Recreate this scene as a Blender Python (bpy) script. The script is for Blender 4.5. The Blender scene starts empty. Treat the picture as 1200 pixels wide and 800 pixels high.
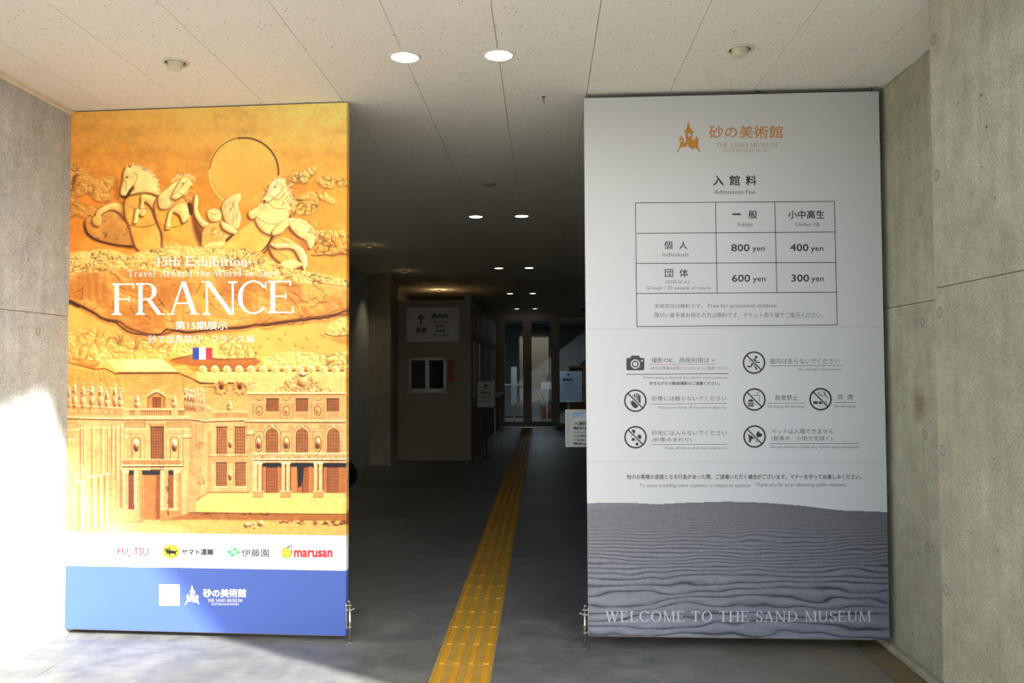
import bpy, bmesh, math, random
import numpy as np
from mathutils import Vector, Matrix
random.seed(7)
C = bpy.context.scene.collection
SC = bpy.context.scene

# ------------------------------------------------------------------ camera
F, EYE = 960.0, 1.512
def make_axes(yaw, pitch, roll):
    f = Vector((-math.sin(yaw) * math.cos(pitch), math.cos(yaw) * math.cos(pitch), math.sin(pitch)))
    r0 = Vector((math.cos(yaw), math.sin(yaw), 0)); u0 = r0.cross(f)
    return r0 * math.cos(roll) - u0 * math.sin(roll), u0 * math.cos(roll) + r0 * math.sin(roll), f
YAW, PITCH, ROLL = math.radians(2.21), math.radians(1.9), 0.0050
for _ in range(30):                                  # aim so that the corridor direction vanishes at (637, 432)
    r, u, f = make_axes(YAW, PITCH, ROLL); d = Vector((0, 1, 0))
    YAW += (637 - (600 + F * d.dot(r) / d.dot(f))) / F * .8
    PITCH -= ((400 - F * d.dot(u) / d.dot(f)) - 432) / F * .8
AR, AU, AF = make_axes(YAW, PITCH, ROLL)
EYEV = Vector((0, 0, EYE))
def ray(px, py): return AF + AR * ((px - 600) / F) + AU * ((400 - py) / F)
def at(px, py, Y):                                   # point seen at a pixel, at depth Y
    d = ray(px, py); return EYEV + d * (Y / d.y)
cam = bpy.data.cameras.new('camera'); cam.lens = 36 * F / 1200; cam.sensor_width = 36
camo = bpy.data.objects.new('camera', cam); C.objects.link(camo)
m = Matrix((AR, AU, -AF)).transposed().to_4x4(); m.translation = EYEV
camo.matrix_world = m; cam.clip_start = .05; SC.camera = camo

# ------------------------------------------------------------------ light and exposure
SUN = Vector((-1, 1.04, -.85)).normalized()
sl = bpy.data.lights.new('sun', 'SUN'); sl.energy = 16.5; sl.angle = math.radians(.4); sl.color = (1, .97, .93)
so = bpy.data.objects.new('sun', sl); so.rotation_euler = SUN.to_track_quat('-Z', 'Y').to_euler(); so.location = (9, -9, 9); C.objects.link(so)
w = bpy.data.worlds.new('sky'); SC.world = w; w.use_nodes = True
nt = w.node_tree; bg = nt.nodes['Background']
sky = nt.nodes.new('ShaderNodeTexSky'); sky.sky_type = 'NISHITA'; sky.sun_disc = False
sky.sun_elevation = math.radians(30); sky.sun_rotation = math.radians(131); sky.air_density = 1.0; sky.dust_density = 3.0; sky.ozone_density = .6
hsv = nt.nodes.new('ShaderNodeHueSaturation'); hsv.inputs['Saturation'].default_value = .75
nt.links.new(sky.outputs[0], hsv.inputs['Color']); nt.links.new(hsv.outputs[0], bg.inputs['Color'])
bg.inputs['Strength'].default_value = .54
SC.view_settings.view_transform = 'Standard'; SC.view_settings.look = 'None'
SC.view_settings.gamma = 1; SC.view_settings.use_curve_mapping = False
SC.view_settings.exposure = 0.05
SC.cycles.use_denoising = True
SC.cycles.max_bounces = 10; SC.cycles.diffuse_bounces = 6

# ------------------------------------------------------------------ materials
def lin(c):
    c = np.asarray(c, float) / 255.; return np.where(c <= .04045, c / 12.92, ((c + .055) / 1.055) ** 2.4)
def rgba(c): return (*[float(v) for v in lin(c)], 1)
class N:
    def __init__(s, name):
        s.m = bpy.data.materials.new(name); s.m.use_nodes = True; s.t = s.m.node_tree
        s.b = s.t.nodes['Principled BSDF']; s.out = s.t.nodes['Material Output']
    def n(s, typ, **k):
        x = s.t.nodes.new(typ)
        for a, v in k.items():
            if hasattr(x, a): setattr(x, a, v)
            else: x.inputs[a.replace('_', ' ')].default_value = v
        return x
    def l(s, a, b): s.t.links.new(a, b)
    def coord(s, scale=(1, 1, 1), world=True):
        g = s.n('ShaderNodeNewGeometry'); mp = s.n('ShaderNodeMapping'); mp.inputs['Scale'].default_value = scale
        if world: s.l(g.outputs['Position'], mp.inputs['Vector'])
        else:
            tc = s.n('ShaderNodeTexCoord'); s.l(tc.outputs['Object'], mp.inputs['Vector'])
        return mp.outputs[0]
    def noise(s, vec, scale, detail=4, rough=.55):
        x = s.n('ShaderNodeTexNoise'); x.inputs['Scale'].default_value = scale; x.inputs['Detail'].default_value = detail; x.inputs['Roughness'].default_value = rough
        s.l(vec, x.inputs['Vector']); return x.outputs['Fac']
    def ramp(s, fac, stops):
        x = s.n('ShaderNodeValToRGB'); e = x.color_ramp.elements
        while len(e) < len(stops): e.new(.5)
        for q, (p, c) in zip(e, stops): q.position = p; q.color = c if len(c) == 4 else rgba(c)
        s.l(fac, x.inputs['Fac']); return x.outputs['Color']
    def mix(s, fac, a, b, mode='MIX'):
        x = s.n('ShaderNodeMix'); x.data_type = 'RGBA'; x.blend_type = mode
        if isinstance(fac, (int, float)): x.inputs[0].default_value = fac
        else: s.l(fac, x.inputs[0])
        for v, i in ((a, 6), (b, 7)):
            if isinstance(v, tuple): x.inputs[i].default_value = v
            else: s.l(v, x.inputs[i])
        return x.outputs[2]
    def bump(s, h, strength=.2, dist=.01):
        x = s.n('ShaderNodeBump'); x.inputs['Strength'].default_value = strength; x.inputs['Distance'].default_value = dist
        s.l(h, x.inputs['Height']); s.l(x.outputs[0], s.b.inputs['Normal'])
def plain(name, c, rough=.6, metal=0, spec=.5, grain=0.06):
    q = N(name); v = q.coord(world=False); f = q.noise(v, 14, 3)
    a = tuple(x * (1 - grain) for x in rgba(c)[:3]) + (1,); b = tuple(min(1, x * (1 + grain)) for x in rgba(c)[:3]) + (1,)
    q.l(q.ramp(f, [(.3, a), (.7, b)]), q.b.inputs['Base Color'])
    q.b.inputs['Roughness'].default_value = rough; q.b.inputs['Metallic'].default_value = metal; q.b.inputs['Specular IOR Level'].default_value = spec
    return q.m
def concrete(name, lo, hi, stain, sc=1.0, spot=None):
    q = N(name); v = q.coord()
    big = q.noise(v, 1.1 * sc, 5, .6); med = q.noise(v, 7 * sc, 6, .65); fine = q.noise(v, 90, 4, .7)
    sv = q.coord((5, 5, .5)); st = q.noise(sv, 3.0, 5, .6)
    dv = q.coord((1.2, 3.5, 5)); dg = q.noise(dv, 3.0, 4, .6)
    c = q.ramp(med, [(.28, lo), (.72, hi)])
    c = q.mix(q.ramp(big, [(.38, (0, 0, 0, 1)), (.68, (.75, .75, .75, 1))]), c, rgba(stain))
    c = q.mix(.55, c, q.ramp(st, [(.3, (.42, .42, .42, 1)), (.7, (.62, .62, .61, 1))]), 'OVERLAY')
    c = q.mix(.45, c, q.ramp(dg, [(.3, (.42, .42, .41, 1)), (.7, (.60, .60, .60, 1))]), 'OVERLAY')
    c = q.mix(.85, c, q.ramp(fine, [(.3, (.34, .34, .34, 1)), (.7, (.66, .66, .66, 1))]), 'OVERLAY')
    vo = q.n('ShaderNodeTexVoronoi'); vo.inputs['Scale'].default_value = 9; q.l(v, vo.inputs['Vector'])
    sepn = q.noise(v, 2.3, 2)
    hole = q.ramp(vo.outputs['Distance'], [(.035, (1, 1, 1, 1)), (.07, (0, 0, 0, 1))])
    hole = q.mix(q.ramp(sepn, [(.48, (0, 0, 0, 1)), (.56, (1, 1, 1, 1))]), (0, 0, 0, 1), hole)
    c = q.mix(hole, c, rgba((70, 68, 60)))
    if spot:                                          # one brown rust stain on the wall
        g = q.n('ShaderNodeNewGeometry'); vm = q.n('ShaderNodeVectorMath', operation='DISTANCE'); vm.inputs[1].default_value = spot; q.l(g.outputs['Position'], vm.inputs[0])
        ad = q.n('ShaderNodeMath', operation='ADD'); q.l(vm.outputs['Value'], ad.inputs[0]); ml = q.n('ShaderNodeMath', operation='MULTIPLY'); q.l(q.noise(v, 22, 4, .7), ml.inputs[0]); ml.inputs[1].default_value = .09; q.l(ml.outputs[0], ad.inputs[1])
        c = q.mix(q.ramp(ad.outputs[0], [(.07, (.75, .75, .75, 1)), (.15, (0, 0, 0, 1))]), c, rgba((122, 102, 66)))
    q.l(c, q.b.inputs['Base Color']); q.b.inputs['Roughness'].default_value = .78; q.b.inputs['Specular IOR Level'].default_value = .3
    h = q.mix(.5, med, fine); h = q.mix(hole, h, (0, 0, 0, 1)); q.bump(h, .35, .006)
    return q.m
M = {}
M['wall_left'] = concrete('concrete_left', (150, 157, 160), (172, 178, 181), (158, 164, 163))
M['wall_right'] = concrete('concrete_right', (158, 156, 138), (186, 184, 166), (150, 147, 122), spot=(1.865, 4.16, 1.33))
M['wall_inner'] = concrete('concrete_inner', (138, 132, 116), (158, 152, 136), (128, 122, 104))
M['plug'] = plain('grout_plug', (160, 158, 142), .85)
M['plug_ring'] = plain('plug_rim', (142, 139, 124), .9)
M['joint'] = plain('joint_dark', (84, 80, 70), .9)

q = N('trowelled_floor'); v = q.coord(); a = q.noise(v, .9, 6, .62); b = q.noise(v, 5, 6, .7); fi = q.noise(v, 120, 3, .7)
c = q.ramp(b, [(.32, (94, 96, 96)), (.70, (142, 144, 141))])
c = q.mix(q.ramp(a, [(.42, (0, 0, 0, 1)), (.7, (.8, .8, .8, 1))]), c, rgba((90, 94, 95)))
c = q.mix(.7, c, q.ramp(fi, [(.3, (.36, .36, .36, 1)), (.7, (.64, .64, .64, 1))]), 'OVERLAY')
c = q.mix(.5, c, q.ramp(q.noise(q.coord((1, 4, 1)), 6, 5, .7), [(.3, (.38, .38, .38, 1)), (.7, (.62, .62, .62, 1))]), 'OVERLAY')
sx = q.n('ShaderNodeSeparateXYZ'); g = q.n('ShaderNodeNewGeometry'); q.l(g.outputs['Position'], sx.inputs[0])
mr = q.n('ShaderNodeMapRange'); mr.inputs[1].default_value = .55; mr.inputs[2].default_value = 1.5; q.l(sx.outputs[0], mr.inputs[0])
mm = q.n('ShaderNodeMath', operation='MULTIPLY'); q.l(mr.outputs[0], mm.inputs[0]); q.l(b, mm.inputs[1])
c = q.mix(mm.outputs[0], c, rgba((142, 124, 92)))                       # reflected sun painted in as a brown tint toward the right wall
sc_ = q.noise(q.coord((1.2, 3, 1)), 9, 2, .4)                             # pale scuffs
c = q.mix(q.ramp(sc_, [(.735, (0, 0, 0, 1)), (.76, (.5, .5, .5, 1))]), c, rgba((168, 168, 162)))
q.l(c, q.b.inputs['Base Color'])
q.l(q.ramp(b, [(.3, (.38, .38, .38, 1)), (.7, (.55, .55, .55, 1))]), q.b.inputs['Roughness']); q.bump(q.mix(.5, b, fi), .12, .004)
M['floor'] = q.m
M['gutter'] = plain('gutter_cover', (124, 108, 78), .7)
M['paving'] = plain('paving', (112, 114, 114), .85)

q = N('rockwool_board'); v = q.coord(); fn = q.noise(v, 60, 3)
vo = q.n('ShaderNodeTexVoronoi'); vo.inputs['Scale'].default_value = 24; vo.inputs['Randomness'].default_value = 1
warp = q.n('ShaderNodeMapping'); warp.inputs['Scale'].default_value = (1.9, 1, 1); q.l(v, warp.inputs[0]); q.l(warp.outputs[0], vo.inputs['Vector'])
fis = q.ramp(vo.outputs['Distance'], [(.10, (1, 1, 1, 1)), (.17, (0, 0, 0, 1))])
fis = q.mix(q.ramp(q.noise(v, 16, 2), [(.47, (0, 0, 0, 1)), (.53, (1, 1, 1, 1))]), (0, 0, 0, 1), fis)
c = q.ramp(fn, [(.3, (226, 222, 210)), (.7, (236, 232, 222))])
oi = q.n('ShaderNodeObjectInfo'); c = q.mix(.10, c, q.ramp(oi.outputs['Random'], [(0, (.40, .40, .41, 1)), (1, (.62, .60, .58, 1))]), 'OVERLAY')
c = q.mix(fis, c, rgba((150, 144, 130))); q.l(c, q.b.inputs['Base Color']); q.b.inputs['Roughness'].default_value = .9
q.b.inputs['Specular IOR Level'].default_value = .1; q.bump(q.mix(fis, (1, 1, 1, 1), (0, 0, 0, 1)), .4, .004)
M['board'] = q.m
M['ceiling_gap'] = plain('ceiling_gap', (96, 92, 84), .9)
M['white_trim'] = plain('white_trim', (222, 218, 204), .45)
M['cream_metal'] = plain('cream_metal', (212, 206, 184), .5)
M['black'] = plain('black_gap', (14, 13, 11), .7)
M['black_metal'] = plain('black_metal', (26, 25, 23), .45)
M['bag'] = plain('black_plastic', (12, 12, 13), .38)
M['steel'] = plain('stainless', (196, 192, 184), .28, .95)
M['yellow'] = plain('tactile_yellow', (214, 158, 40), .55, grain=.09)
M['yellow_worn'] = plain('tactile_yellow_worn', (188, 150, 62), .7, grain=.14)
M['sheet_white'] = plain('printed_white_sheet', (206, 209, 211), .36, grain=.004)
M['board_core'] = plain('panel_core', (42, 38, 32), .7)
M['wood'] = plain('wood_foot', (150, 124, 92), .7)
M['booth'] = plain('booth_paint', (140, 132, 116), .6)
M['bronze'] = plain('door_frame_bronze', (186, 178, 162), .5, 0)
M['alu'] = plain('aluminium_frame', (176, 176, 172), .4, .4)
M['paper'] = plain('white_print', (190, 190, 192), .5)
M['red'] = plain('red_plate', (140, 36, 34), .5)
M['tan'] = plain('tan_wood', (150, 105, 70), .6)
M['grey_board'] = plain('grey_board', (150, 150, 150), .6)
M['dark_glass'] = plain('dark_glass', (20, 22, 24), .1)
M['lobby_wall'] = plain('lobby_wall', (120, 124, 126), .7)
M['leafy'] = plain('leaf_green', (60, 84, 44), .6)
M['pot'] = plain('terracotta', (150, 70, 40), .6)
def ink(name, c, rough=.4): M[name] = plain(name, c, rough, grain=.0)
ink('ink_black', (28, 27, 27)); ink('ink_grey', (86, 85, 83)); ink('ink_dark', (54, 53, 52)); ink('ink_faint', (84, 84, 92)); ink('ink_orange', (196, 132, 48)); ink('ink_brown', (168, 128, 78))
ink('ink_white', (240, 236, 230)); ink('ink_pink', (190, 138, 140)); ink('ink_silver', (200, 203, 208)); ink('ink_red', (206, 52, 62)); ink('ink_green', (92, 190, 120))
ink('ink_yellow', (246, 218, 60)); ink('ink_navy', (44, 74, 160)); ink('ink_rose', (128, 26, 22)); ink('ink_pale', (232, 228, 228)); ink('ink_icon', (40, 40, 44))
ink('ink_darkred', (120, 30, 30)); ink('ink_signblue', (150, 184, 218)); ink('sign_face_blue', (196, 216, 240))
def glassm():
    q = N('clear_glass'); tr = q.n('ShaderNodeBsdfTransparent'); tr.inputs[0].default_value = (.86, .9, .9, 1)
    gl = q.n('ShaderNodeBsdfGlossy'); gl.inputs['Roughness'].default_value = .02
    fr = q.n('ShaderNodeFresnel'); fr.inputs[0].default_value = 1.5; mx = q.n('ShaderNodeMixShader')
    q.l(fr.outputs[0], mx.inputs[0]); q.l(tr.outputs[0], mx.inputs[1]); q.l(gl.outputs[0], mx.inputs[2]); q.l(mx.outputs[0], q.out.inputs[0]); return q.m
M['glass'] = glassm()
def emis(name, c, s):
    q = N(name); e = q.n('ShaderNodeEmission'); e.inputs[0].default_value = rgba(c); e.inputs[1].default_value = s; q.l(e.outputs[0], q.out.inputs[0]); return q.m
M['lamp'] = emis('lamp_glow', (255, 246, 232), 3.0)
M['lamp_warm'] = emis('lamp_warm', (255, 190, 110), 1.2)
q = N('printed_picture'); at_ = q.n('ShaderNodeAttribute'); at_.attribute_name = 'print'; q.l(at_.outputs['Color'], q.b.inputs['Base Color']); q.b.inputs['Roughness'].default_value = .42
M['print'] = q.m

# ------------------------------------------------------------------ mesh helpers
class MB:
    def __init__(s): s.v = []; s.f = []
    def add(s, vs, fs):
        o = len(s.v); s.v += [tuple(x) for x in vs]; s.f += [tuple(i + o for i in q) for q in fs]; return s
    def box(s, x0, x1, y0, y1, z0, z1, bev=0):
        if bev:
            b = bmesh.new(); bmesh.ops.create_cube(b, size=1)
            for q in b.verts: q.co = Vector(((x0 + x1) / 2 + q.co.x * (x1 - x0), (y0 + y1) / 2 + q.co.y * (y1 - y0), (z0 + z1) / 2 + q.co.z * (z1 - z0)))
            bmesh.ops.bevel(b, geom=b.edges[:], offset=bev, segments=2, affect='EDGES', profile=.5)
            b.verts.index_update(); s.add([q.co for q in b.verts], [[q.index for q in fc.verts] for fc in b.faces]); b.free(); return s
        v = [(x0, y0, z0), (x1, y0, z0), (x1, y1, z0), (x0, y1, z0), (x0, y0, z1), (x1, y0, z1), (x1, y1, z1), (x0, y1, z1)]
        return s.add(v, [(0, 3, 2, 1), (4, 5, 6, 7), (0, 1, 5, 4), (1, 2, 6, 5), (2, 3, 7, 6), (3, 0, 4, 7)])
    def tube(s, pts, r, n=10, cap=True):
        pts = [Vector(p) for p in pts]; rs = r if isinstance(r, (list, tuple)) else [r] * len(pts); vs = []; fs = []
        for i, p in enumerate(pts):
            d = (pts[min(i + 1, len(pts) - 1)] - pts[max(i - 1, 0)]).normalized()
            a = d.orthogonal().normalized() if i == 0 else (a - d * a.dot(d)).normalized(); b = d.cross(a)
            vs += [p + (a * math.cos(t) + b * math.sin(t)) * rs[i] for t in [2 * math.pi * k / n for k in range(n)]]
        for i in range(len(pts) - 1):
            for k in range(n): fs.append((i * n + k, i * n + (k + 1) % n, (i + 1) * n + (k + 1) % n, (i + 1) * n + k))
        if cap: fs += [tuple(range(n))[::-1], tuple(range((len(pts) - 1) * n, len(pts) * n))]
        return s.add(vs, fs)
    def lathe(s, prof, c=(0, 0, 0), n=32, axis='Z'):
        vs = []; fs = []; k = len(prof)
        for j in range(n):
            t = 2 * math.pi * j / n
            for (r_, h) in prof:
                p = (r_ * math.cos(t), r_ * math.sin(t), h)
                if axis == 'X': p = (p[2], p[0], p[1])
                if axis == 'Y': p = (p[0], p[2], p[1])
                vs.append((p[0] + c[0], p[1] + c[1], p[2] + c[2]))
        for j in range(n):
            for i in range(k - 1): fs.append((j * k + i, ((j + 1) % n) * k + i, ((j + 1) % n) * k + i + 1, j * k + i + 1))
        return s.add(vs, fs)
    def build(s, name, mat, parent=None, loc=None, smooth=False):
        me = bpy.data.meshes.new(name); me.from_pydata(s.v, [], s.f); me.materials.append(mat)
        if smooth:
            for p in me.polygons: p.use_smooth = True
        return link(name, me, parent, loc)
def link(name, me, parent=None, loc=None):
    o = bpy.data.objects.new(name, me); C.objects.link(o)
    if parent is not None: o.parent = parent
    if loc is not None: o.location = loc
    return o
def tag(o, label, cat, group=None):
    o['label'] = label; o['category'] = cat
    if group: o['group'] = group
    return o
def thing(name, label, cat, loc=(0, 0, 0), rz=0, group=None):
    o = bpy.data.objects.new(name, None); C.objects.link(o); o.location = loc; o.rotation_euler = (0, 0, rz); o.empty_display_size = .2
    return tag(o, label, cat, group)
def struct(o, label=None):
    o['kind'] = 'structure'
    if label: o['label'] = label
    return o
def child_copy(o, parent):
    c = o.copy(); C.objects.link(c); c.parent = parent
    for ch in o.children: child_copy(ch, c)
    return c
def at_wall(px, py):
    d = ray(px, py); return EYEV + d * ((-2.76) / d.x)
def at_floor(px, py):
    d = ray(px, py); return EYEV + d * (-EYE / d.z)

# ------------------------------------------------------------------ structure
CZ = 3.037; XL, XR, XN = -2.76, 1.865, 1.59; YN = 3.385; YD = 21.2
bm_ = MB().box(XL - .25, XR + .25, 1.0, 30, -.2, -.012)
floor = struct(bm_.build('floor', M['joint']))
def slab(x0, x1, y0, y1, mat='floor', z=0.0, name='slab'):
    o = MB().box(x0, x1, y0, y1, -.012, z, 0).build(name, M[mat], floor); return o
slab(XL - .02, -2.526, 1.0, 12.9); slab(-2.520, 1.684, 1.0, YD + 9); slab(1.832, XR + .02, YN, 21)
slab(XL - .02, -2.526, 12.904, YD + 9)
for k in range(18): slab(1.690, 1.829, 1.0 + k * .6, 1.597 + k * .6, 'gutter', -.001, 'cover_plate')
struct(MB().box(1.83, XR, YN, 12, 0, .037, .004).build('baseboard_right', M['wall_right']))
bm_ = MB().box(-16, 14, -20, .99, -.3, -.005)
struct(bm_.build('pavement', M['paving']))

def wall(name, face, side, y0, y1, mat, cuts, z1=CZ + .3, thick=.22):
    s = side                                        # +1: wall lies on the +X side of its face
    b = MB().box(*sorted((face + s * .012, face + s * thick)), y0, y1, 0, z1)
    wo = struct(b.build(name, M['joint']))
    ys = [y0] + cuts + [y1]
    for a, c in zip(ys, ys[1:]):
        for za, zb in ((0, 1.829), (1.832, z1)):
            MB().box(*sorted((face, face + s * .013)), a + .0008, c - .0008, za, zb, .0012).build('concrete_panel', M[mat], wo)
    return wo
wl = wall('wall_left', XL, -1, 1.0, 12.9, 'wall_left', [2.9, 4.74, 6.5, 8.3, 10.1])
wr = wall('wall_right', XR, 1, YN, 30, 'wall_right', [5.2, 7, 8.8, 10.6, 12.4, 14.2, 16, 17.8, 19.6])
wn = wall('wall_front_right', XN, 1, 2.25, YN, 'wall_right', [], thick=.6, z1=CZ + 1.2)
def tie(face, side, y, z, parent):                   # formwork tie hole: recessed rim and grout plug
    s = -side
    MB().lathe([(.016, .0), (.0165, s * .0016), (.021, s * .0020), (.0235, .0)], (face, y, z), 20, 'X').build('tie_hole_rim', M['plug_ring'], parent)
    MB().lathe([(.0005, s * .0012), (.010, s * .0012), (.0165, s * .0006)], (face, y, z), 18, 'X').build('tie_hole_plug', M['plug'], parent)
for z in (2.84, 2.285, 1.73, 1.18, .63):
    for y in (3.72, 4.37): tie(XL, -1, y, z, wl)
    for y in (2.72, 3.345): tie(XN, 1, y, z, wn)
    tie(XR, 1, 4.10, z, wr)
# pillar and inner end of the left wall
p = struct(MB().box(XL - .2, -2.42, 12.9, 13.55, 0, 1.829).add([], []).box(XL - .2, -2.42, 12.9, 13.55, 1.833, CZ + .02).box(XL - .2, -2.424, 12.904, 13.55, 1.82, 1.84).build('pillar', M['wall_inner']))
struct(MB().box(XL - .25, XL, 13.55, 30, 0, CZ + .3).build('wall_back_left', M['wall_inner']))
struct(MB().box(XL - .2, XR + .2, 30, 30.2, 0, CZ + .3).build('wall_back', M['lobby_wall']))
# ceiling
ceil = struct(MB().box(XL - .25, XR + .25, 2.62, 30.2, CZ + .013, CZ + .6).build('ceiling', M['ceiling_gap']))
struct(MB().box(XL - .25, XR + .25, 2.56, 2.617, CZ - .0, CZ + .6).build('fascia', M['white_trim']))
P0, PW, PL = -.668, .4585, .91
meshes = {}
k0 = math.floor((XL - P0) / PW); k1 = math.ceil((XR - P0) / PW)
for k in range(k0, k1):
    xa = max(XL, P0 + k * PW) + .0014; xb = min(XR, P0 + (k + 1) * PW) - .0014
    if xb - xa < .02: continue
    off = 3.525 + (.455 if k % 2 else 0); j = -3
    while off + j * PL < YD:
        ya = max(2.62, off + j * PL) + .0007; yb = min(YD, off + (j + 1) * PL) - .0007; j += 1
        if yb - ya < .02: continue
        key = (round(xb - xa, 3), round(yb - ya, 3))
        if key not in meshes:
            meshes[key] = MB().box(-(xb - xa) / 2, (xb - xa) / 2, -(yb - ya) / 2, (yb - ya) / 2, 0, .0125).build('ceiling_board', M['board'], ceil, ((xa + xb) / 2, (ya + yb) / 2, CZ))
        else:
            link('ceiling_board', meshes[key].data, ceil, ((xa + xb) / 2, (ya + yb) / 2, CZ))
struct(MB().box(XL, XR, YD, 30, CZ, CZ + .012).build('lobby_ceiling', M['lobby_wall']))
# shadow-gap trims where ceiling meets the walls
struct(MB().box(XL, XL + .018, 2.62, 12.9, CZ - .012, CZ - .001, .002).box(XL, XL + .009, 2.62, 12.9, CZ - .030, CZ - .0125, .002).build('trim_1', M['cream_metal']))
struct(MB().box(XR - .008, XR, YN, 12, CZ - .010, CZ - .001).build('trim_2', M['wall_right']))

# tactile paving strip: one tile every 300 mm, four bars each
tp = thing('tactile_path', 'long yellow tactile paving strip of ribbed tiles running to the glass doors', 'tactile paving', (-.417, 0, 0))
slabm = MB().box(-.149, .149, .0006, .2994, 0, .0025, .0008)
barm = MB()
for i in range(4):
    x = -.1125 + i * .075; y0, y1 = .012, .288; a, b = .0165, .012
    barm.add([(x - a, y0, .0025), (x + a, y0, .0025), (x + a, y1, .0025), (x - a, y1, .0025), (x - b, y0 + .006, .0075), (x + b, y0 + .006, .0075), (x + b, y1 - .006, .0075), (x - b, y1 - .006, .0075)],
             [(4, 5, 6, 7), (0, 1, 5, 4), (1, 2, 6, 5), (2, 3, 7, 6), (3, 0, 4, 7)])
t0 = None
yy = 2.12
while yy < YD - .35:
    if t0 is None:
        t0 = slabm.build('tile', M['yellow_worn'], tp, (0, yy, 0)); b0 = barm.build('guide_bars', M['yellow'], t0); t0m = t0
    else:
        t = link('tile', t0m.data, tp, (0, yy, 0)); link('guide_bars', b0.data, t)
    yy += .3

# unseen slab added as a sun blocker; shades all but the lower left corner (stands to the right, outside the picture)
def prism(yz, x0, x1):
    n = len(yz); v = [(x0, *p) for p in yz] + [(x1, *p) for p in yz]
    return v, [tuple(range(n))[::-1], tuple(range(n, 2 * n))] + [(i, (i + 1) % n, n + (i + 1) % n, n + i) for i in range(n)]
EC = SUNCORNER = None
def back(p, X=6.0):
    t = (X - p[0]) / 1.0; return (p[1] - 1.04 * t, p[2] + .85 * t)
# wall corner of the sun patch, a second point on its upper edge, two points of the slanted edge on the floor
c_ = back(at_wall(50, 441)); a_ = back(at_wall(0, 461)); f_ = back(at(254, 742, 4.61))
def ext(p, q_, z=None, y=None):
    t = (z - p[1]) / (q_[1] - p[1]) if z is not None else (y - p[0]) / (q_[0] - p[0])
    return (p[0] + (q_[0] - p[0]) * t, p[1] + (q_[1] - p[1]) * t)
g_ = ext(c_, f_, z=-.2); e_ = ext(c_, a_, y=-14)
b = MB(); b.add(*prism([g_, (4.5, -.2), (4.5, 11), (c_[0], 11), c_], 6.0, 6.08)); b.add(*prism([c_, (c_[0], 11), (-14, 11), e_], 6.0, 6.08))
blocker = b.build('sun_blocker', M['paving']); struct(blocker, 'unseen added slab with a slanting edge that blocks the sun from the entrance')

# ------------------------------------------------------------------ text, drawn flat on a sheet
_glyph = {}
def text_mesh(s, bold=0.0):
    k = (s, bold)
    if k in _glyph: return _glyph[k]
    c = bpy.data.curves.new('t', 'FONT'); c.body = s; c.resolution_u = 2
    o = bpy.data.objects.new('t', c); C.objects.link(o); bpy.context.view_layer.update()
    me = bpy.data.meshes.new_from_object(o.evaluated_get(bpy.context.evaluated_depsgraph_get()))
    v = np.empty(len(me.vertices) * 3); me.vertices.foreach_get('co', v); v = v.reshape(-1, 3)[:, :2]
    f = [tuple(p.vertices) for p in me.polygons]
    bpy.data.objects.remove(o); bpy.data.curves.remove(c); bpy.data.meshes.remove(me)
    if bold > 0:                                       # heavier weight: the same outline printed four times, a hair apart
        n = len(v); f = [tuple(i + n * j for i in q) for j in range(4) for q in f]; b_ = bold * 1.3
        v = np.concatenate([v + np.array(d) for d in ((-b_, -b_), (b_, -b_), (-b_, b_), (b_, b_))])
    lo = v.min(0); hi = v.max(0); v = (v - lo) / np.maximum(hi - lo, 1e-6); _glyph[k] = (v, f); return v, f

# a small book serif: every glyph is a list of polygons in a cap-height-1 box, plus its advance width
def _stem(x, w, y0=0., y1=1., sl=.07, sr=.07, top=True, bot=True, h=.035):
    o = [[(x - w / 2, y0), (x + w / 2, y0), (x + w / 2, y1), (x - w / 2, y1)]]
    for on, y, d in ((bot, y0, 1), (top, y1, -1)):
        if on: o.append([(x - w / 2 - sl, y), (x + w / 2 + sr, y), (x + w / 2 + sr, y + d * h), (x + w / 2 + .01, y + d * h * 2.1), (x - w / 2 - .01, y + d * h * 2.1), (x - w / 2 - sl, y + d * h)][::d])
    return o
def _dia(x0, y0, x1, y1, w): return [[(x0 - w / 2, y0), (x0 + w / 2, y0), (x1 + w / 2, y1), (x1 - w / 2, y1)]]
def _bar(x0, x1, y, h=.045): return [[(x0, y - h / 2), (x1, y - h / 2), (x1, y + h / 2), (x0, y + h / 2)]]
def _arc(cx, cy, rx, ry, a0, a1, tk=.13, tn=.045, n=20):
    o = []; A = [math.radians(a0 + (a1 - a0) * i / n) for i in range(n + 1)]
    f = lambda a: (tn + (tk - tn) * abs(math.cos(a)) ** 1.3)
    for a, b in zip(A, A[1:]):
        q = []
        for t, s in ((a, 0), (b, 0), (b, 1), (a, 1)):
            d = f(t) * s; q.append((cx + (rx - d) * math.cos(t), cy + (ry - min(d, tn * 1.2 + d * .1) if s else ry) * math.sin(t)))
        o.append(q)
    return o
def _ser(x, y, w, d, h=.035): return [[(x - w / 2, y), (x + w / 2, y), (x + w / 2, y + d * h), (x - w / 2, y + d * h)][::d]]
def _tip(x, y, d, h=.17, w=.035): return [[(x, y), (x - w, y), (x - w * 1.3, y + d * h), (x, y + d * h * .9)][::(1 if d < 0 else -1)]]
T, t_ = .115, .05
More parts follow.
